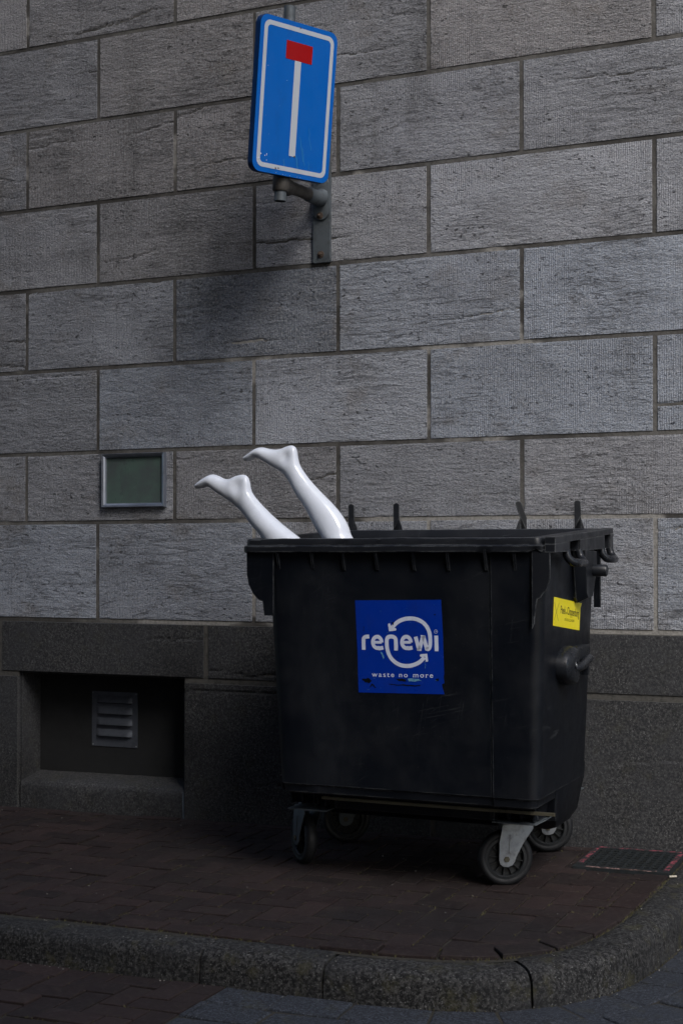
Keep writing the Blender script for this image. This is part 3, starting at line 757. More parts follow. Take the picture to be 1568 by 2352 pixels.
# pedal bar under the body
bm = BM(); box(bm, .335, 1.262, -.956, -.944, .316, .328, .001); obj('foot_bar', bm, M['pedal'], bin_)
bm = BM(); box(bm, .36, 1.02, -.90, -.72, .27, .345, .02); obj('underside_rib', bm, M['plastic'], bin_)
# drain lock on the right side
XS = 1.231
bm = BM(); secs = []
for d, s in ((0, 1.0), (.022, 1.0), (.040, .95), (.052, .82), (.057, .6)):
    sec = []
    yc, zc = -.700, .846
    for t in range(25):
        a = R(90 + 180 * t / 24); sec.append((XS + d, yc + .125 * s * math.cos(a) * 1.0, zc + .075 * s * math.sin(a)))
    sec.append((XS + d, yc + .012, zc - .072 * s)); sec.append((XS + d, yc + .012, zc + .072 * s))
    secs.append(sec)
loft(bm, secs, True, True)
lk = obj('drain_lock', bm, M['gloss'], bin_, smooth=True, angle=32)
bm = BM(); RX = Matrix.Rotation(R(-90), 4, 'Z')
lathe(bm, [(.0155, 0), (.0175, .003), (.0155, .006), (.011, .003), (.010, -.004), (.0001, -.004)], 22, Matrix.Translation((XS + .0555, -.742, .852)) @ RX); obj('keyhole', bm, M['gloss'], lk, smooth=True, angle=60)
bm = BM(); lathe(bm, [(.0001, .003), (.004, .003), (.006, 0), (.006, -.002)], 8, Matrix.Translation((XS + .057, -.742, .852)) @ RX); obj('screw', bm, M['galv'], lk)
bm = BM(); tube(bm, [(XS + .050, -.72, .835), (XS + .054, -.69, .837), (XS + .052, -.62, .842), (XS + .046, -.55, .850), (XS + .040, -.47, .858)], [.008, .016, .017, .018, .018], 14); obj('lock_lever', bm, M['gloss'], bin_, smooth=True)
bm = BM(); box(bm, XS - .004, XS + .034, -.62, -.425, .858, .912, .008); box(bm, XS - .004, XS + .030, -.45, -.425, .79, .862, .004); box(bm, XS - .004, XS + .006, -.60, -.452, .79, .857); obj('lock_housing', bm, M['gloss'], bin_, smooth=True)

# castors --------------------------------------------------------------
def castor(hub, ang, lift):
    """first castor: fork mesh with its pieces as children; origin on the ground below the hub"""
    rz = Matrix.Rotation(0, 4, 'Z'); T = Matrix.Identity(4)
    bm = BM()
    arm = [(-.030, .106), (-.028, .17), (-.016, .236), (.100, .240), (.103, .222), (.060, .160), (.034, .112), (.032, .098), (.022, .083), (.004, .076), (-.014, .078), (-.026, .088)]
    for s in (-1, 1):
        y = s * .033
        prism(bm, [(x, y, z) for x, z in arm], (0, .0035 * s, 0), .0012)
        prism(bm, [(.012, y + (.0037 * s), .20), (.026, y + .0037 * s, .20), (.016, y + .0037 * s, .13), (.008, y + .0037 * s, .13)], (0, .0022 * s, 0))
    box(bm, -.014, .102, -.0365, .0365, .236, .243, .002)
    lathe(bm, [(.040, -.006), (.042, 0), (.040, .010), (.03, .013)], 24, Matrix.Translation((.055, 0, .249)) @ Matrix.Rotation(R(90), 4, 'X'))
    o = obj('castor', bm, M['galv'], None, smooth=True, angle=30)
    def part(n, bm, m, sm=True, an=35):
        c = obj(n, bm, m, None, smooth=sm, angle=an); c.parent = o; return c
    H = Matrix.Translation((0, 0, .106))
    bm = BM(); lathe(bm, [(.079, -.021), (.086, -.0245), (.094, -.0235), (.1015, -.018), (.1055, -.008), (.106, 0), (.1055, .008), (.1015, .018), (.094, .0235), (.086, .0245), (.079, .021)], 56, H, True); part('tyre', bm, M['rubber'], True, 50)
    bm = BM()
    lathe(bm, [(.066, -.018), (.070, -.0225), (.080, -.0215), (.080, .0215), (.070, .0225), (.066, .018)], 48, H, True)
    lathe(bm, [(.012, -.026), (.021, -.026), (.023, -.022), (.023, .022), (.021, .026), (.012, .026)], 24, H, True)
    lathe(bm, [(.02, -.003), (.068, -.003), (.068, .003), (.02, .003)], 40, H, True)
    for q in range(12):
        mt = H @ Matrix.Rotation(2 * math.pi * (q + .3) / 12, 4, 'Y')
        box(bm, .020, .068, -.0165, .0165, -.0018, .0018, 0, mt)
    part('wheel_rim', bm, M['hubplastic'])
    bm = BM()
    lathe(bm, [(.006, -.042), (.011, -.042), (.012, -.0375), (.012, -.036)], 6, H); lathe(bm, [(.005, -.036), (.005, .036)], 12, H); lathe(bm, [(.012, .036), (.011, .043)], 6, H); part('axle_bolt', bm, M['pedal'], False)
    return o
def place(o, hub, ang, z):
    o.parent = bin_; o.location = Vector((hub[0], hub[1], z)) - Vector(bin_.location); o.rotation_euler = (0, 0, R(ang))
cs = [((1.012, -.752), 29), ((1.008, -.135), 20), ((.122, -.665), -44), ((.126, -.235), 20)]
c0 = castor(None, 0, 0); allc = [c0]
for _ in range(3):
    c = c0.copy(); sc.collection.objects.link(c)
    for ch in list(c0.children):
        d = ch.copy(); sc.collection.objects.link(d); d.parent = c
    allc.append(c)
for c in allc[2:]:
    c.material_slots[0].link = 'OBJECT'; c.material_slots[0].material = M['galvd']  # shade on the two left forks is put into a duller steel colour
for c, (h, a) in zip(allc, cs): place(c, h, a, G(*h) + .0005)
for h, a in cs:
    ca, sa = math.cos(R(a)), math.sin(R(a)); sx, sy = h[0] + .055 * ca, h[1] + .055 * sa; zz = G(*h) + .2625
    if sy < -.5: sx, sy = (.243, -.80) if sx < .6 else (1.09, -.80)
    bm = BM(); box(bm, sx - .084, sx + .084, sy - (.095 if sy < -.5 else .07), sy + .07, zz, zz + .004, .001)
    if sx > .6 and sy < -.5: prism(bm, [(sx + .082, sy - .09, zz), (sx + .082, sy - .09, zz + .004), (sx + .116, sy - .07, zz + .022), (sx + .116, sy - .07, zz + .018)], (0, .10, 0))
    obj('mounting_plate', bm, M['galvd'], bin_)

# stickers ---------------------------------------------------------------
YOF = .0068
def onf(x, z, d): return Vector((x, yf(z) + YOF - d, z))
def flat_poly(bm, pts, fn, d0, d1):
    prism(bm, [fn(a, b, d1) for a, b in pts], Vector(fn(0, 1, d0)) - Vector(fn(0, 1, d1)))
ST = [(0.5054, 1.0928), (0.8509, 1.0993), (0.8536, 1.0423), (0.8567, 0.9713), (0.8595, 0.8229), (0.8575, 0.8132), (0.8597, 0.7900), (0.8501, 0.7854), (0.8526, 0.7710), (0.8598, 0.7487), (0.7113, 0.7461), (0.5145, 0.7424), (0.5130, 0.8809)]
bm = BM(); flat_poly(bm, ST, onf, 0, .0008); stick = obj('sticker', bm, M['stick'], bin_); stick['label'] = 'square blue sticker with white lettering and two curved arrows'
def ribbon(bm, pts, wd_, fn, d, n=4, sm=True, round_=True):
    P = [Vector(p) for p in (catmull(pts, n) if sm else pts)]
    L = []; Rr = []
    for i, p in enumerate(P):
        t = (P[min(i + 1, len(P) - 1)] - P[max(i - 1, 0)]).normalized(); nn = Vector((-t.y, t.x))
        if 0 < i < len(P) - 1:
            ta = (p - P[i - 1]).normalized(); tb = (P[i + 1] - p).normalized(); cc = max(.55, math.sqrt(max(.0, (1 + ta.dot(tb)) / 2)))
        else: cc = 1
        L.append(p + nn * wd_ / 2 / cc); Rr.append(p - nn * wd_ / 2 / cc)
    vl = [bm.verts.new(fn(p.x, p.y, d)) for p in L]; vr = [bm.verts.new(fn(p.x, p.y, d)) for p in Rr]
    for i in range(len(P) - 1): bm.faces.new((vl[i], vl[i + 1], vr[i + 1], vr[i]))
    if round_:
        for p in (P[0], P[-1]): bm.faces.new([bm.verts.new(fn(p.x + wd_ / 2 * math.cos(a * math.pi / 6), p.y + wd_ / 2 * math.sin(a * math.pi / 6), d + .00008)) for a in range(12)])
bm = BM(); W_ = .0150; D_ = .0011
r_p = [(0.5385, 0.9058), (0.5383, 0.9428), (0.5409, 0.9512), (0.5482, 0.9553), (0.5618, 0.9566)]
def epts(cx, cz):
    o = [(cx - .0180, cz), (cx + .0182, cz + .0008)]
    bar = list(o); c = []
    for a in range(0, 300, 15):
        t = R(a); c.append((cx + .0180 * math.cos(t), cz + .0215 * math.sin(t)))
    c += [(cx + .0085, cz - .0222), (cx + .0243, cz - .0192)]
    return bar, c
ribbon(bm, r_p, W_, onf, D_, round_=False)
for cx, cz in ((.5943, .9350), (.7122, .9378)):
    bar, c = epts(cx, cz); ribbon(bm, bar, .0100, onf, D_ + .0001, sm=False, round_=False); ribbon(bm, c, W_ * .95, onf, D_, 3, round_=False)
ribbon(bm, [(0.6698, 0.9063), (0.6699, 0.9378), (0.6680, 0.9508), (0.6600, 0.9572), (0.6484, 0.9585), (0.6377, 0.9550), (0.6333, 0.9451), (0.6328, 0.9336), (0.6343, 0.9139), (0.6397, 0.8944), (0.6500, 0.8766), (0.6656, 0.8623), (0.6848, 0.8531), (0.7058, 0.8495), (0.7267, 0.8508), (0.7477, 0.8573), (0.7652, 0.8669), (0.7827, 0.8837)], W_, onf, D_, round_=False)
ribbon(bm, [(0.7703, 0.8902), (0.7897, 0.8920), (0.7922, 0.8726)], .0105, onf, D_ + .0001, sm=False)
ribbon(bm, [(0.7491, 0.9599), (0.7613, 0.9160), (0.7648, 0.9160), (0.7778, 0.9585), (0.7806, 0.9585), (0.7922, 0.9190), (0.7955, 0.9155), (0.7998, 0.9160), (0.8042, 0.9226), (0.8069, 0.9378), (0.8068, 0.9573), (0.8040, 0.9767), (0.7963, 0.9943), (0.7844, 1.0093), (0.7673, 1.0207), (0.7466, 1.0271), (0.7250, 1.0281), (0.7013, 1.0241), (0.6801, 1.0149), (0.6641, 1.0015), (0.6516, 0.9881)], W_, onf, D_, 3, round_=False)
ribbon(bm, [(0.6441, 1.0027), (0.6473, 0.9838), (0.6671, 0.9861)], .0105, onf, D_ + .0001, sm=False)
ribbon(bm, [(0.8306, 0.9659), (0.8316, 0.9080)], W_, onf, D_, sm=False, round_=False)
ribbon(bm, [(.8295 + .0068 * math.cos(R(a)), .9811 + .0068 * math.sin(R(a))) for a in range(0, 361, 20)], .0011, onf, D_, sm=False, round_=False)
b2 = text_mesh('TM', .0062, off_=0, align='CENTER')
for v in b2.verts: v.co = onf(.8295 + v.co.x, .9789 + v.co.y, D_)
tmp = bpy.data.meshes.new('x'); b2.to_mesh(tmp); bm.from_mesh(tmp); b2.free(); bpy.data.meshes.remove(tmp)
obj('logo_lettering', bm, M['stickw'], stick)
for wd_, xa, xb in (('waste', .5702, .6612), ('no', .6808, .7155), ('more', .7370, .8161)):
    b = text_mesh(wd_, .0250, spacing=1.28, off_=.0002)
    x1_ = max(v.co.x for v in b.verts); x0_ = min(v.co.x for v in b.verts)
    for v in b.verts: x_ = xa + (v.co.x - x0_) / (x1_ - x0_) * (xb - xa); v.co = onf(x_, .8045 + .0045 * (x_ - .57) / .246 + v.co.y * 1.05, D_)
    obj('word', b, M['stickw'], stick)
def jag(pts, amp=.0025, n=5):
    out = []
    for a, c in zip(pts, pts[1:] + pts[:1]):
        for q in range(n):
            t = q / n; out.append((a[0] + (c[0] - a[0]) * t + random.uniform(-amp, amp), a[1] + (c[1] - a[1]) * t + random.uniform(-amp, amp) * .7))
    return out
bm = BM()
for P in ([(0.5296, 0.7937), (0.5583, 0.7980), (0.5671, 0.7884), (0.5599, 0.7799), (0.5456, 0.7810), (0.5332, 0.7905)], [(0.6630, 0.8002), (0.7121, 0.8007), (0.7084, 0.7917), (0.6839, 0.7909)], [(.566, .776), (.574, .778), (.585, .764), (.583, .762), (.573, .771), (.562, .764)],
          [(0.6374, 0.7792), (0.7118, 0.7794), (0.7712, 0.7787), (0.7504, 0.7751), (0.7047, 0.7740), (0.6585, 0.7752)], [(0.8264, 0.8050), (0.8384, 0.8061), (0.8400, 0.7996), (0.8280, 0.7976)], [(.538, .993), (.541, .993), (.541, .978), (.539, .976)], [(.655, 1.012), (.661, 1.012), (.660, 1.002), (.657, .999)], [(.824, 1.046), (.829, 1.047), (.829, 1.042), (.825, 1.041)]):
    bm = BM(); bm.faces.new([bm.verts.new(onf(a, c, .00135)) for a, c in jag(P)]); obj('torn_patch', bm, M['plastic'], stick)
for P in ([(0.7158, 0.8027), (0.7591, 0.8027), (0.7700, 0.7956), (0.7433, 0.7920), (0.7189, 0.7930)], [(0.6054, 0.9023), (0.6160, 0.8954), (0.6208, 0.8827), (0.6199, 0.8699), (0.6140, 0.8838)], [(.785, .870), (.787, .870), (.787, .845), (.786, .842)]):
    bm = BM(); bm.faces.new([bm.verts.new(onf(a, c, .00150)) for a, c in jag(P, .0014)]); obj('scuff', bm, M['cyan'], stick)
for q in range(18):
    x, z = random.choice([(random.uniform(.53, .84), random.uniform(1.03, 1.085)), (random.uniform(.52, .85), random.uniform(.75, .80)), (random.uniform(.6, .75), random.uniform(.95, 1.07))]); L = random.uniform(.002, .012); a = random.gauss(0, .5)
    dx, dz = L * math.cos(a), L * math.sin(a) * .5; bm = BM(); bm.faces.new([bm.verts.new(onf(*p, .0016)) for p in ((x, z), (x + dx, z + dz), (x + dx * .6, z + dz + .0007))]); obj('scratch', bm, M['cyan'], stick)
# yellow sticker on the right side
def ons(y, z, d): return Vector((xr(z) + d, y, z))
bm = BM()
YS = [(-0.8784, 1.1109), (-0.4607, 1.0743), (-0.4790, 1.0576), (-0.4833, 1.0189), (-0.4863, 0.9686), (-0.8822, 1.0050), (-0.8803, 1.0580)]
a = [bm.verts.new(ons(y, z, .0012)) for y, z in YS]; bm.faces.new(a); ylw = obj('sticker', bm, M['yellow'], bin_); ylw['label'] = 'small yellow sticker with black lettering on the side of the bin'
bm = BM()
for p in (((-0.8696, 1.0909), (-0.8099, 1.0198)), ((-0.8061, 1.0854), (-0.8699, 1.0244))): ribbon(bm, p, .0022, ons, .0016, sm=False, round_=False)
def side_text(bm, s, y0, y1, zb0, zb1, hgt, bold, sp=1.0):
    b = text_mesh(s, 1, off_=bold, spacing=sp); X0 = min(v.co.x for v in b.verts); X1 = max(v.co.x for v in b.verts)
    for v in b.verts: t = (v.co.x - X0) / (X1 - X0); v.co = ons(y0 + (y1 - y0) * t, zb0 + (zb1 - zb0) * t + v.co.y * hgt, .0016)
    t_ = bpy.data.meshes.new('x'); b.to_mesh(t_); b.free(); bm.from_mesh(t_); bpy.data.meshes.remove(t_)
side_text(bm, 'Peek', -.780, -.704, 1.0470, 1.0400, .042, .008, 1.0); side_text(bm, '&', -.700, -.684, 1.0415, 1.0410, .012, .01)
side_text(bm, 'Cloppenburg', -.681, -.503, 1.0385, 1.0215, .042, .008, 1.0); side_text(bm, 'DÜSSELDORF', -.7175, -.5723, 1.0165, 1.0040, .0135, 0, 1.25)
obj('lettering', bm, M['ink'], ylw)

# ------------------------------------------------------------ mannequin legs
man = thing('mannequin', (.3, -.78, .45), 'glossy white mannequin upside down in the black container with both feet sticking out', 'mannequin')
def leg(U, L, Y, wd_, hip, yh, feats, name='leg'):
    """U = back / sole outline, L = shin / instep outline (x, z); wd_ = half thickness across"""
    Uc = [Vector(p) for p in U]; Lc = [Vector(p) for p in L]
    n = max(len(Uc), len(Lc))
    def rs(P, m_=34):
        d = [0]
        for a, b in zip(P, P[1:]): d.append(d[-1] + (b - a).length)
        return P, d
    # index-matched stations
    S = []
    for i in range(n):
        t = i / (n - 1)
        def at(P):
            f = t * (len(P) - 1); k_ = min(int(f), len(P) - 2); return P[k_].lerp(P[k_ + 1], f - k_)
        S.append((at(Uc), at(Lc)))
    # continue below the rim: calf, knee, thigh
    u, l = S[-1]; c = (u + l) / 2
    dirv = ((S[-1][0] + S[-1][1]) - (S[-4][0] + S[-4][1])).normalized()
    bm = BM(); m_ = 28; secs = []; cen = []
    def ring(cx, cz, hx, hz, w_, y, sq=1.0):
        out = []
        for k_ in range(m_):
            a = 2 * math.pi * k_ / m_; ca, sa = math.cos(a), math.sin(a)
            out.append(Vector((cx + hx * ca, y + w_ * sa, cz + hz * ca)))
        return out
    # dense smooth interpolation of the stations
    def cm(P, n2=4): return [Vector(p) for p in catmull([tuple(q) for q in P], n2)]
    UU = cm([s[0] for s in S]); LL = cm([s[1] for s in S]); WW = [v.x for v in cm([(wd_[min(int(i * (len(wd_) - 1) / (n - 1) + .5), len(wd_) - 1)], 0) for i in range(n)])]
    WW = []
    for i in range(len(UU)):
        f = i / (len(UU) - 1) * (len(wd_) - 1); k_ = min(int(f), len(wd_) - 2); WW.append(wd_[k_] + (wd_[k_ + 1] - wd_[k_]) * (f - k_))
    for i, (a, b) in enumerate(zip(UU, LL)):
        c_ = (a + b) / 2; h_ = (a - b) / 2; secs.append(ring(c_.x, c_.y, h_.x, h_.y, WW[i], Y))
    c_ = (UU[-1] + LL[-1]) / 2; h0 = (UU[-1] - LL[-1]) / 2; hl_ = h0.length; hd = h0.normalized()
    ext = [(c_ + dirv * .05, 1.03, .0), (c_ + dirv * .12, 1.0, 0), (c_ + dirv * .19 + Vector((.01, -.01)), 1.05, .1)]
    kn = ext[-1][0]; hp = Vector(hip)
    for p, s_, y_ in ext: secs.append(ring(p.x, p.y, hd.x * hl_ * s_, hd.y * hl_ * s_, WW[-1] * s_, Y))
    for t in (.15, .35, .6, .8, 1.0):
        p = kn.lerp(hp, t); rr = hl_ * (1.1 + .45 * t); secs.append(ring(p.x, p.y, rr, 0.35 * rr * (1 - t), rr, Y + (yh - Y) * t))
    rg = loft(bm, secs, True, True)
    # slight ankle bones and a hollow below them
    for (cx, cz, rr_, dd) in feats:
        for v in bm.verts:
            q2 = ((v.co.x - cx) ** 2 + (v.co.z - cz) ** 2) / rr_ ** 2
            if q2 < 6:
                f_ = math.exp(-q2) * dd; v.co.y += f_ if v.co.y < Y else -f_
    o = obj(name, bm, M['mann'], man, smooth=True, angle=180)
    s = o.modifiers.new('sub', 'SUBSURF'); s.levels = 1; s.render_levels = 1
    return o, UU, LL
U1 = [(-.240, 1.555), (-.212, 1.575), (-.185, 1.589), (-.164, 1.594), (-.137, 1.586), (-.113, 1.575), (-.089, 1.574), (-.065, 1.584), (-.032, 1.590), (-.011, 1.584), (.000, 1.564), (.006, 1.532), (.017, 1.509), (.053, 1.469), (.100, 1.426), (.152, 1.384), (.213, 1.341)]
L1 = [(-.239, 1.538), (-.218, 1.538), (-.191, 1.543), (-.172, 1.536), (-.149, 1.519), (-.125, 1.505), (-.105, 1.492), (-.086, 1.481), (-.066, 1.466), (-.055, 1.458), (-.046, 1.450), (-.036, 1.440), (-.024, 1.428), (-.001, 1.400), (.021, 1.375), (.045, 1.352), (.066, 1.322)]
U2 = [(-.166, 1.683), (-.133, 1.704), (-.108, 1.717), (-.083, 1.721), (-.052, 1.714), (-.025, 1.710), (.003, 1.712), (.027, 1.720), (.052, 1.725), (.070, 1.718), (.078, 1.699), (.083, 1.669), (.094, 1.636), (.136, 1.580), (.190, 1.525), (.243, 1.475), (.281, 1.432), (.308, 1.389), (.321, 1.348)]
L2 = [(-.165, 1.665), (-.145, 1.666), (-.120, 1.677), (-.098, 1.673), (-.071, 1.658), (-.043, 1.642), (-.021, 1.630), (-.000, 1.617), (.014, 1.606), (.022, 1.598), (.030, 1.588), (.040, 1.575), (.055, 1.552), (.079, 1.511), (.106, 1.477), (.130, 1.439), (.154, 1.395), (.172, 1.368), (.193, 1.341)]
WD = [.026, .033, .036, .037, .033, .029, .028, .029, .031, .031, .030, .031, .034, .040, .046, .051, .054]
leg(U1, L1, -.92, WD, (.62, .62), -.80, [(-.044, 1.545, .026, .012), (-.060, 1.500, .020, -.004)])
leg(U2, L2, -.64, WD + [.056], (.62, .62), -.64, [(.036, 1.677, .025, .012), (.030, 1.628, .020, -.004)])

# ------------------------------------------------------------ road sign
SGN = thing('road_sign', (-.092, 0, 2.63), 'blue dead end road sign with red bar and white stem on a wall bracket', 'road sign')
SC = Vector((-.0153, -.46, 3.2354)); SM = Matrix.Translation(SC) @ Matrix.Rotation(1.1705, 4, 'Z') @ Matrix.Rotation(.1407, 4, 'X') @ Matrix.Rotation(-.0358, 4, 'Y')
SW, SH = .4413, .6527
def sl(u, v, d=0): return SM @ Vector((u, -d, v))       # d in front of the face
def rr2(w_, h_, r_, n=8): return rrect(-w_ / 2, w_ / 2, -h_ / 2, h_ / 2, r_, n)
bm = BM()
P = rr2(SW, SH, .042); secs = []
for d, o_ in ((-.030, .0), (-.003, .0), (0, .0015)):
    f = [(u * (1 - 2 * o_ / SW), v * (1 - 2 * o_ / SH)) for u, v in P]; secs.append([sl(u, v, d) for u, v in f])
back = [[sl(u * .93, v * .95, -.030) for u, v in P], [sl(u * .93, v * .95, -.006) for u, v in P]]
loft(bm, back[::-1] + secs, True, False)
edge_o = obj('sign_edge', bm, M['bluerim'], SGN, smooth=True, angle=30)
bm = BM(); bm.faces.new([bm.verts.new(sl(u * (1 - .003 / SW), v * (1 - .003 / SH), 0.0)) for u, v in P])
r_ = bmesh.ops.extrude_face_region(bm, geom=list(bm.faces)); vs = [v for v in r_['geom'] if isinstance(v, bmesh.types.BMVert)]
nv = (sl(0, 0, .0015) - sl(0, 0, 0)); bmesh.ops.translate(bm, verts=vs, vec=nv)
face = obj('sign_panel', bm, M['blue'], SGN)
bm = BM(); a = rr2(SW - .044, SH - .044, .032); b = rr2(SW - .082, SH - .082, .018)
va = [bm.verts.new(sl(*p, .0022)) for p in a]; vb = [bm.verts.new(sl(*p, .0022)) for p in b]
for q in range(len(a)): bm.faces.new((va[q], va[(q + 1) % len(a)], vb[(q + 1) % len(a)], vb[q]))
obj('border', bm, M['white'], face)
bm = BM(); u0, u1, v0, v1 = -.164 * SW, .175 * SW, .253 * SH, .370 * SH
bm.faces.new([bm.verts.new(sl(*p, .0026)) for p in ((u0, v0), (u1, v0), (u1, v1), (u0, v1))]); obj('red_bar', bm, M['red'], face)
bm = BM(); u0, u1, v0, v1 = -.045 * SW, .037 * SW, -.363 * SH, .2525 * SH
bm.faces.new([bm.verts.new(sl(*p, .0024)) for p in ((u0, v0), (u1, v0), (u1, v1), (u0, v1))]); obj('white_stem', bm, M['white'], face)
bm = BM()
def chip_(u, v, s, el=1.0, m=None, nm='paint_chip'):
    bm = BM()
    bm.faces.new([bm.verts.new(sl(u + s * math.cos(2 * math.pi * q / 7) * random.uniform(.5, 1.2), v + s * el * math.sin(2 * math.pi * q / 7) * random.uniform(.5, 1.2), .0030)) for q in range(7)]); obj(nm, bm, m or M['stickw'], face)
for q in range(9): chip_(random.uniform(-.2, -.14), random.uniform(-.29, -.24), random.uniform(.002, .005))
for q in range(8): chip_(random.uniform(-.1, .19), -.318 + random.uniform(-.003, .003), random.uniform(.001, .0035), .4)
for q in range(6): chip_(random.uniform(-.17, .1), random.uniform(-.22, .15), random.uniform(.001, .0025), .5)
for u, v, s in ((.012, -.236, .005), (-.012, -.242, .003), (-.09, -.300, .006), (-.075, -.298, .004), (.0, .305, .004)): chip_(u, v, s, 1, M['rust'], 'rust_spot')
# pale creases where the foil has lifted
FOIL = simple('lifted_foil', (.012, .19, .52), .4, var=.8, sc_=50, dark=(.006, .105, .44))
for u, v, L, wd2 in ((.05, -.20, .10, .004), (.065, -.23, .075, .003), (.03, -.26, .06, .006), (.095, -.15, .09, .003), (-.045, -.27, .03, .005), (.10, -.27, .05, .003)):
    bm = BM(); pts = [(u + .006 * N(q * .7, u * 50), v + L * (q / 8 - .5) * 1.0) for q in range(9)]
    ribbon(bm, [(a_ - (b_ - v) * .25, b_) for a_, b_ in pts], wd2, lambda a_, b_, d_: sl(a_, b_, d_), .0021, sm=False, round_=False); obj('foil_crease', bm, FOIL, face)
# mast behind the panel
bm = BM(); ax0 = sl(-.015, .415, -.062); ax1 = sl(-.015, -.44, -.062)
tp_ = Vector((-.061, -.42, 3.665)); bt_ = Vector((-.109, -.42, 2.817))
dirp = (tp_ - bt_).normalized()
# keep the mast straight behind the sign: through the pipe end below and the stub above
tube(bm, [bt_, tp_], .0265, 24, caps=True); obj('mast', bm, M['galvd'], SGN, smooth=True, angle=50)
bm = BM(); tube(bm, [bt_ + dirp * .0001 - dirp * .0006, bt_ - dirp * .0012], .021, 20); obj('mast_opening', bm, M['dark'], SGN)
for t in (.28, .86):
    p = bt_.lerp(tp_, t); bm = BM(); tube(bm, [p - dirp * .018, p + dirp * .018], .033, 20); q = sl(-.02, (p.z - SC.z), -.03)
    tube(bm, [p, Vector((q.x, q.y, p.z))], .012, 8); obj('sign_clamp', bm, M['galvd'], SGN, smooth=True)
bm = BM(); p = bt_ + dirp * .077; tube(bm, [p - dirp * .036, p - dirp * .030, p + dirp * .030, p + dirp * .036], [.031, .036, .036, .031], 24)
tube(bm, [p, Vector((-.108, -.34, p.z))], .036, 20); obj('collar', bm, M['pipe'], SGN, smooth=True)
bm = BM(); F0 = Vector((-.093, -.016, 2.925)); tube(bm, [p + Vector((0, .03, .0)), Vector((-.105, -.25, 2.905)), Vector((-.098, -.14, 2.91))], .0275, 24); obj('arm', bm, M['pipe'], SGN, smooth=True)
bm = BM(); tube(bm, [Vector((-.099, -.150, 2.909)), Vector((-.098, -.145, 2.909)), Vector((-.095, -.07, 2.912)), Vector((-.093, -.035, 2.916)), F0], [.029, .033, .0345, .036, .041], 26); obj('arm_socket', bm, M['galvd'], SGN, smooth=True)
PX0, PX1 = -.138, -.050
bm = BM(); ol = []
for cx, cz, a0, a1 in ((F0.x, 2.985, 0, 180), (F0.x, 2.858, 180, 360)):
    for t in range(13): a = R(a0 + (a1 - a0) * t / 12); ol.append((cx + .040 * math.cos(a), -.0265, cz + .040 * math.sin(a)))
prism(bm, ol, (0, .009, 0), .003); obj('flange', bm, M['galvd'], SGN, smooth=True)
bm = BM(); prism(bm, [(x, -.017, z) for x, z in rrect(PX0, PX1, 2.622, 3.42, .008, 3)], (0, .016, 0), .0015); obj('wall_plate', bm, M['galvd'], SGN)
for z, yy in ((2.66, -.017), (2.838, -.0265), (3.005, -.0265), (3.38, -.017)):
    bm = BM(); T_ = Matrix.Translation((F0.x - .005, yy, z)); lathe(bm, [(.017, 0), (.016, -.003), (.010, -.0035)], 20, T_); lathe(bm, [(.010, -.003), (.0095, -.009)], 6, T_); lathe(bm, [(.006, -.009), (.006, -.016), (.004, -.018)], 12, T_)
    obj('bolt', bm, M['rust'], SGN)

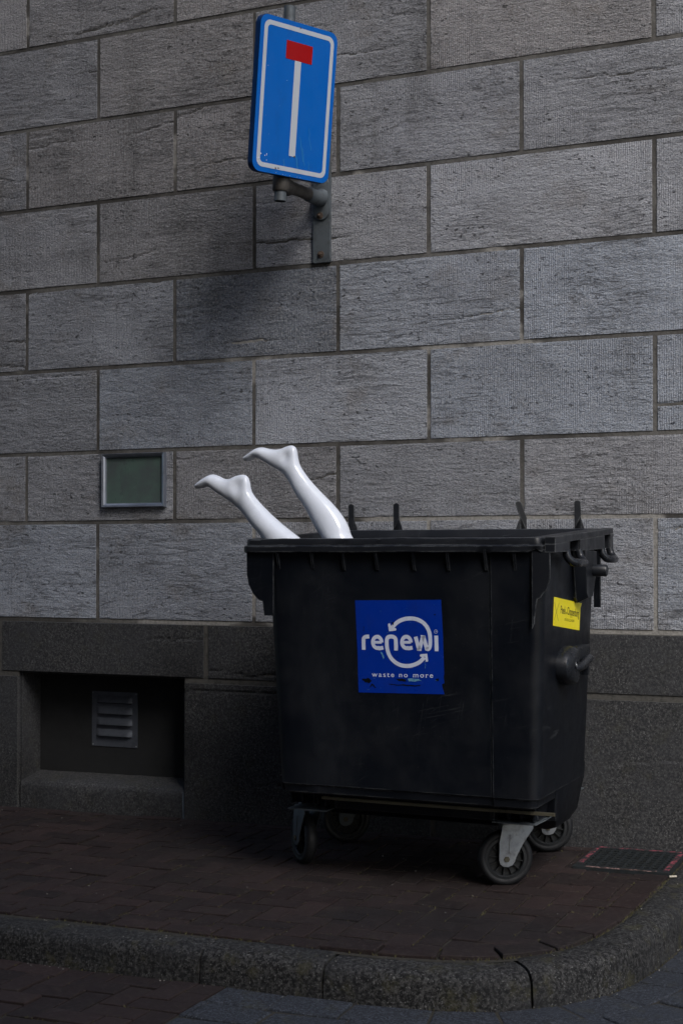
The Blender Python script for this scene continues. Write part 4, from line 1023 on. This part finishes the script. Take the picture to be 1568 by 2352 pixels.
# ------------------------------------------------------------ small things on the ground
def blade(bm, x, y, z, h):
    a = random.uniform(0, 6.28); dx, dy = .0016 * math.cos(a), .0016 * math.sin(a); lx, ly = random.gauss(0, h * .5), random.gauss(0, h * .5)
    bm.faces.new([bm.verts.new((x - dx, y - dy, z)), bm.verts.new((x + dx, y + dy, z)), bm.verts.new((x + lx, y + ly, z + h))])
bm = BM()
cand = [(a, b) for a, b in edges_for_moss if -2.2 < a[0] < 1.6 and a[1] > -3]
random.shuffle(cand)
for a, b in cand[:900]:
    m_ = N(a[0] * 2.1, a[1] * 2.1, 4) + .25 + .15 * (a[0])
    if m_ < .02: continue
    up = a[1] > -1.80; n = random.randint(3, 13); t0 = random.random()
    for q in range(n):
        t = min(1, max(0, t0 + random.gauss(0, .14))); x = a[0] + (b[0] - a[0]) * t + random.gauss(0, .0025); y = a[1] + (b[1] - a[1]) * t + random.gauss(0, .0025)
        blade(bm, x, y, (G(x, y) if up else GR(x, y)) - .004, random.uniform(.003, .009))
for i in range(kj(-2.0), len(PTH) - 4):
    d = .6 + N(i * .05, 3) * 1.4 + (.5 if PTH[i].x > 1.2 else 0)
    if random.random() < max(0, d) * .55:
        for q in range(random.randint(2, 6)):
            x, y = off(i, random.gauss(-.001, .004)); blade(bm, x, y, G(x, y) - .006, random.uniform(.004, .013))
for i in range(kj(-.5), len(PTH) - 4):
    if random.random() < .25 + (.3 if PTH[i].x > 1.3 else 0):
        for q in range(2): x, y = off(i, .14 + random.gauss(0, .004)); blade(bm, x, y, GR(x, y) - .004, random.uniform(.003, .008))
tag(obj('moss', bm, M['moss']), 'sparse dry moss and grass growing in the paving joints', 'moss', kind='stuff')
bm = BM()
for q in range(240):
    r1 = random.random()
    if r1 < .55: x, y = random.uniform(-2, 1.5), random.uniform(-1.7, -.05); z = G(x, y)
    elif r1 < .8: i = random.randrange(kj(-.5), len(PTH) - 5); x, y = off(i, random.uniform(.14, .17)); z = GR(x, y)
    else: i = random.randrange(kj(-1.5), len(PTH) - 5); x, y = off(i, random.uniform(.0, .11)); z = G(x, y) - .004
    s = random.uniform(.0008, .0028); box(bm, -s, s, -s * .6, s * .6, -s * .3, s * .5, 0, Matrix.Translation((x, y, z + .002)) @ Matrix.Rotation(random.uniform(0, 3), 4, 'Z') @ Matrix.Rotation(random.uniform(-.4, .4), 4, 'X'))
tag(obj('grit', bm, M['speck']), 'pale grit and crumbs scattered over the paving', 'grit', kind='stuff')
for (x, y, z, a, L, lab) in ((1.585, -.42, G(1.58, -.42), 35, .030, 'pale cigarette butt lying on the kerb beside the grate corner'),):
    bm = BM(); u = Vector((math.cos(R(a)), math.sin(R(a)), 0)); c = Vector((x, y, z + .004)); tube(bm, [c - u * L / 2, c - u * L * .1, c + u * L / 2], .004, 10); tag(obj('cigarette_butt', bm, M['butt'], at=c), lab, 'cigarette butt')
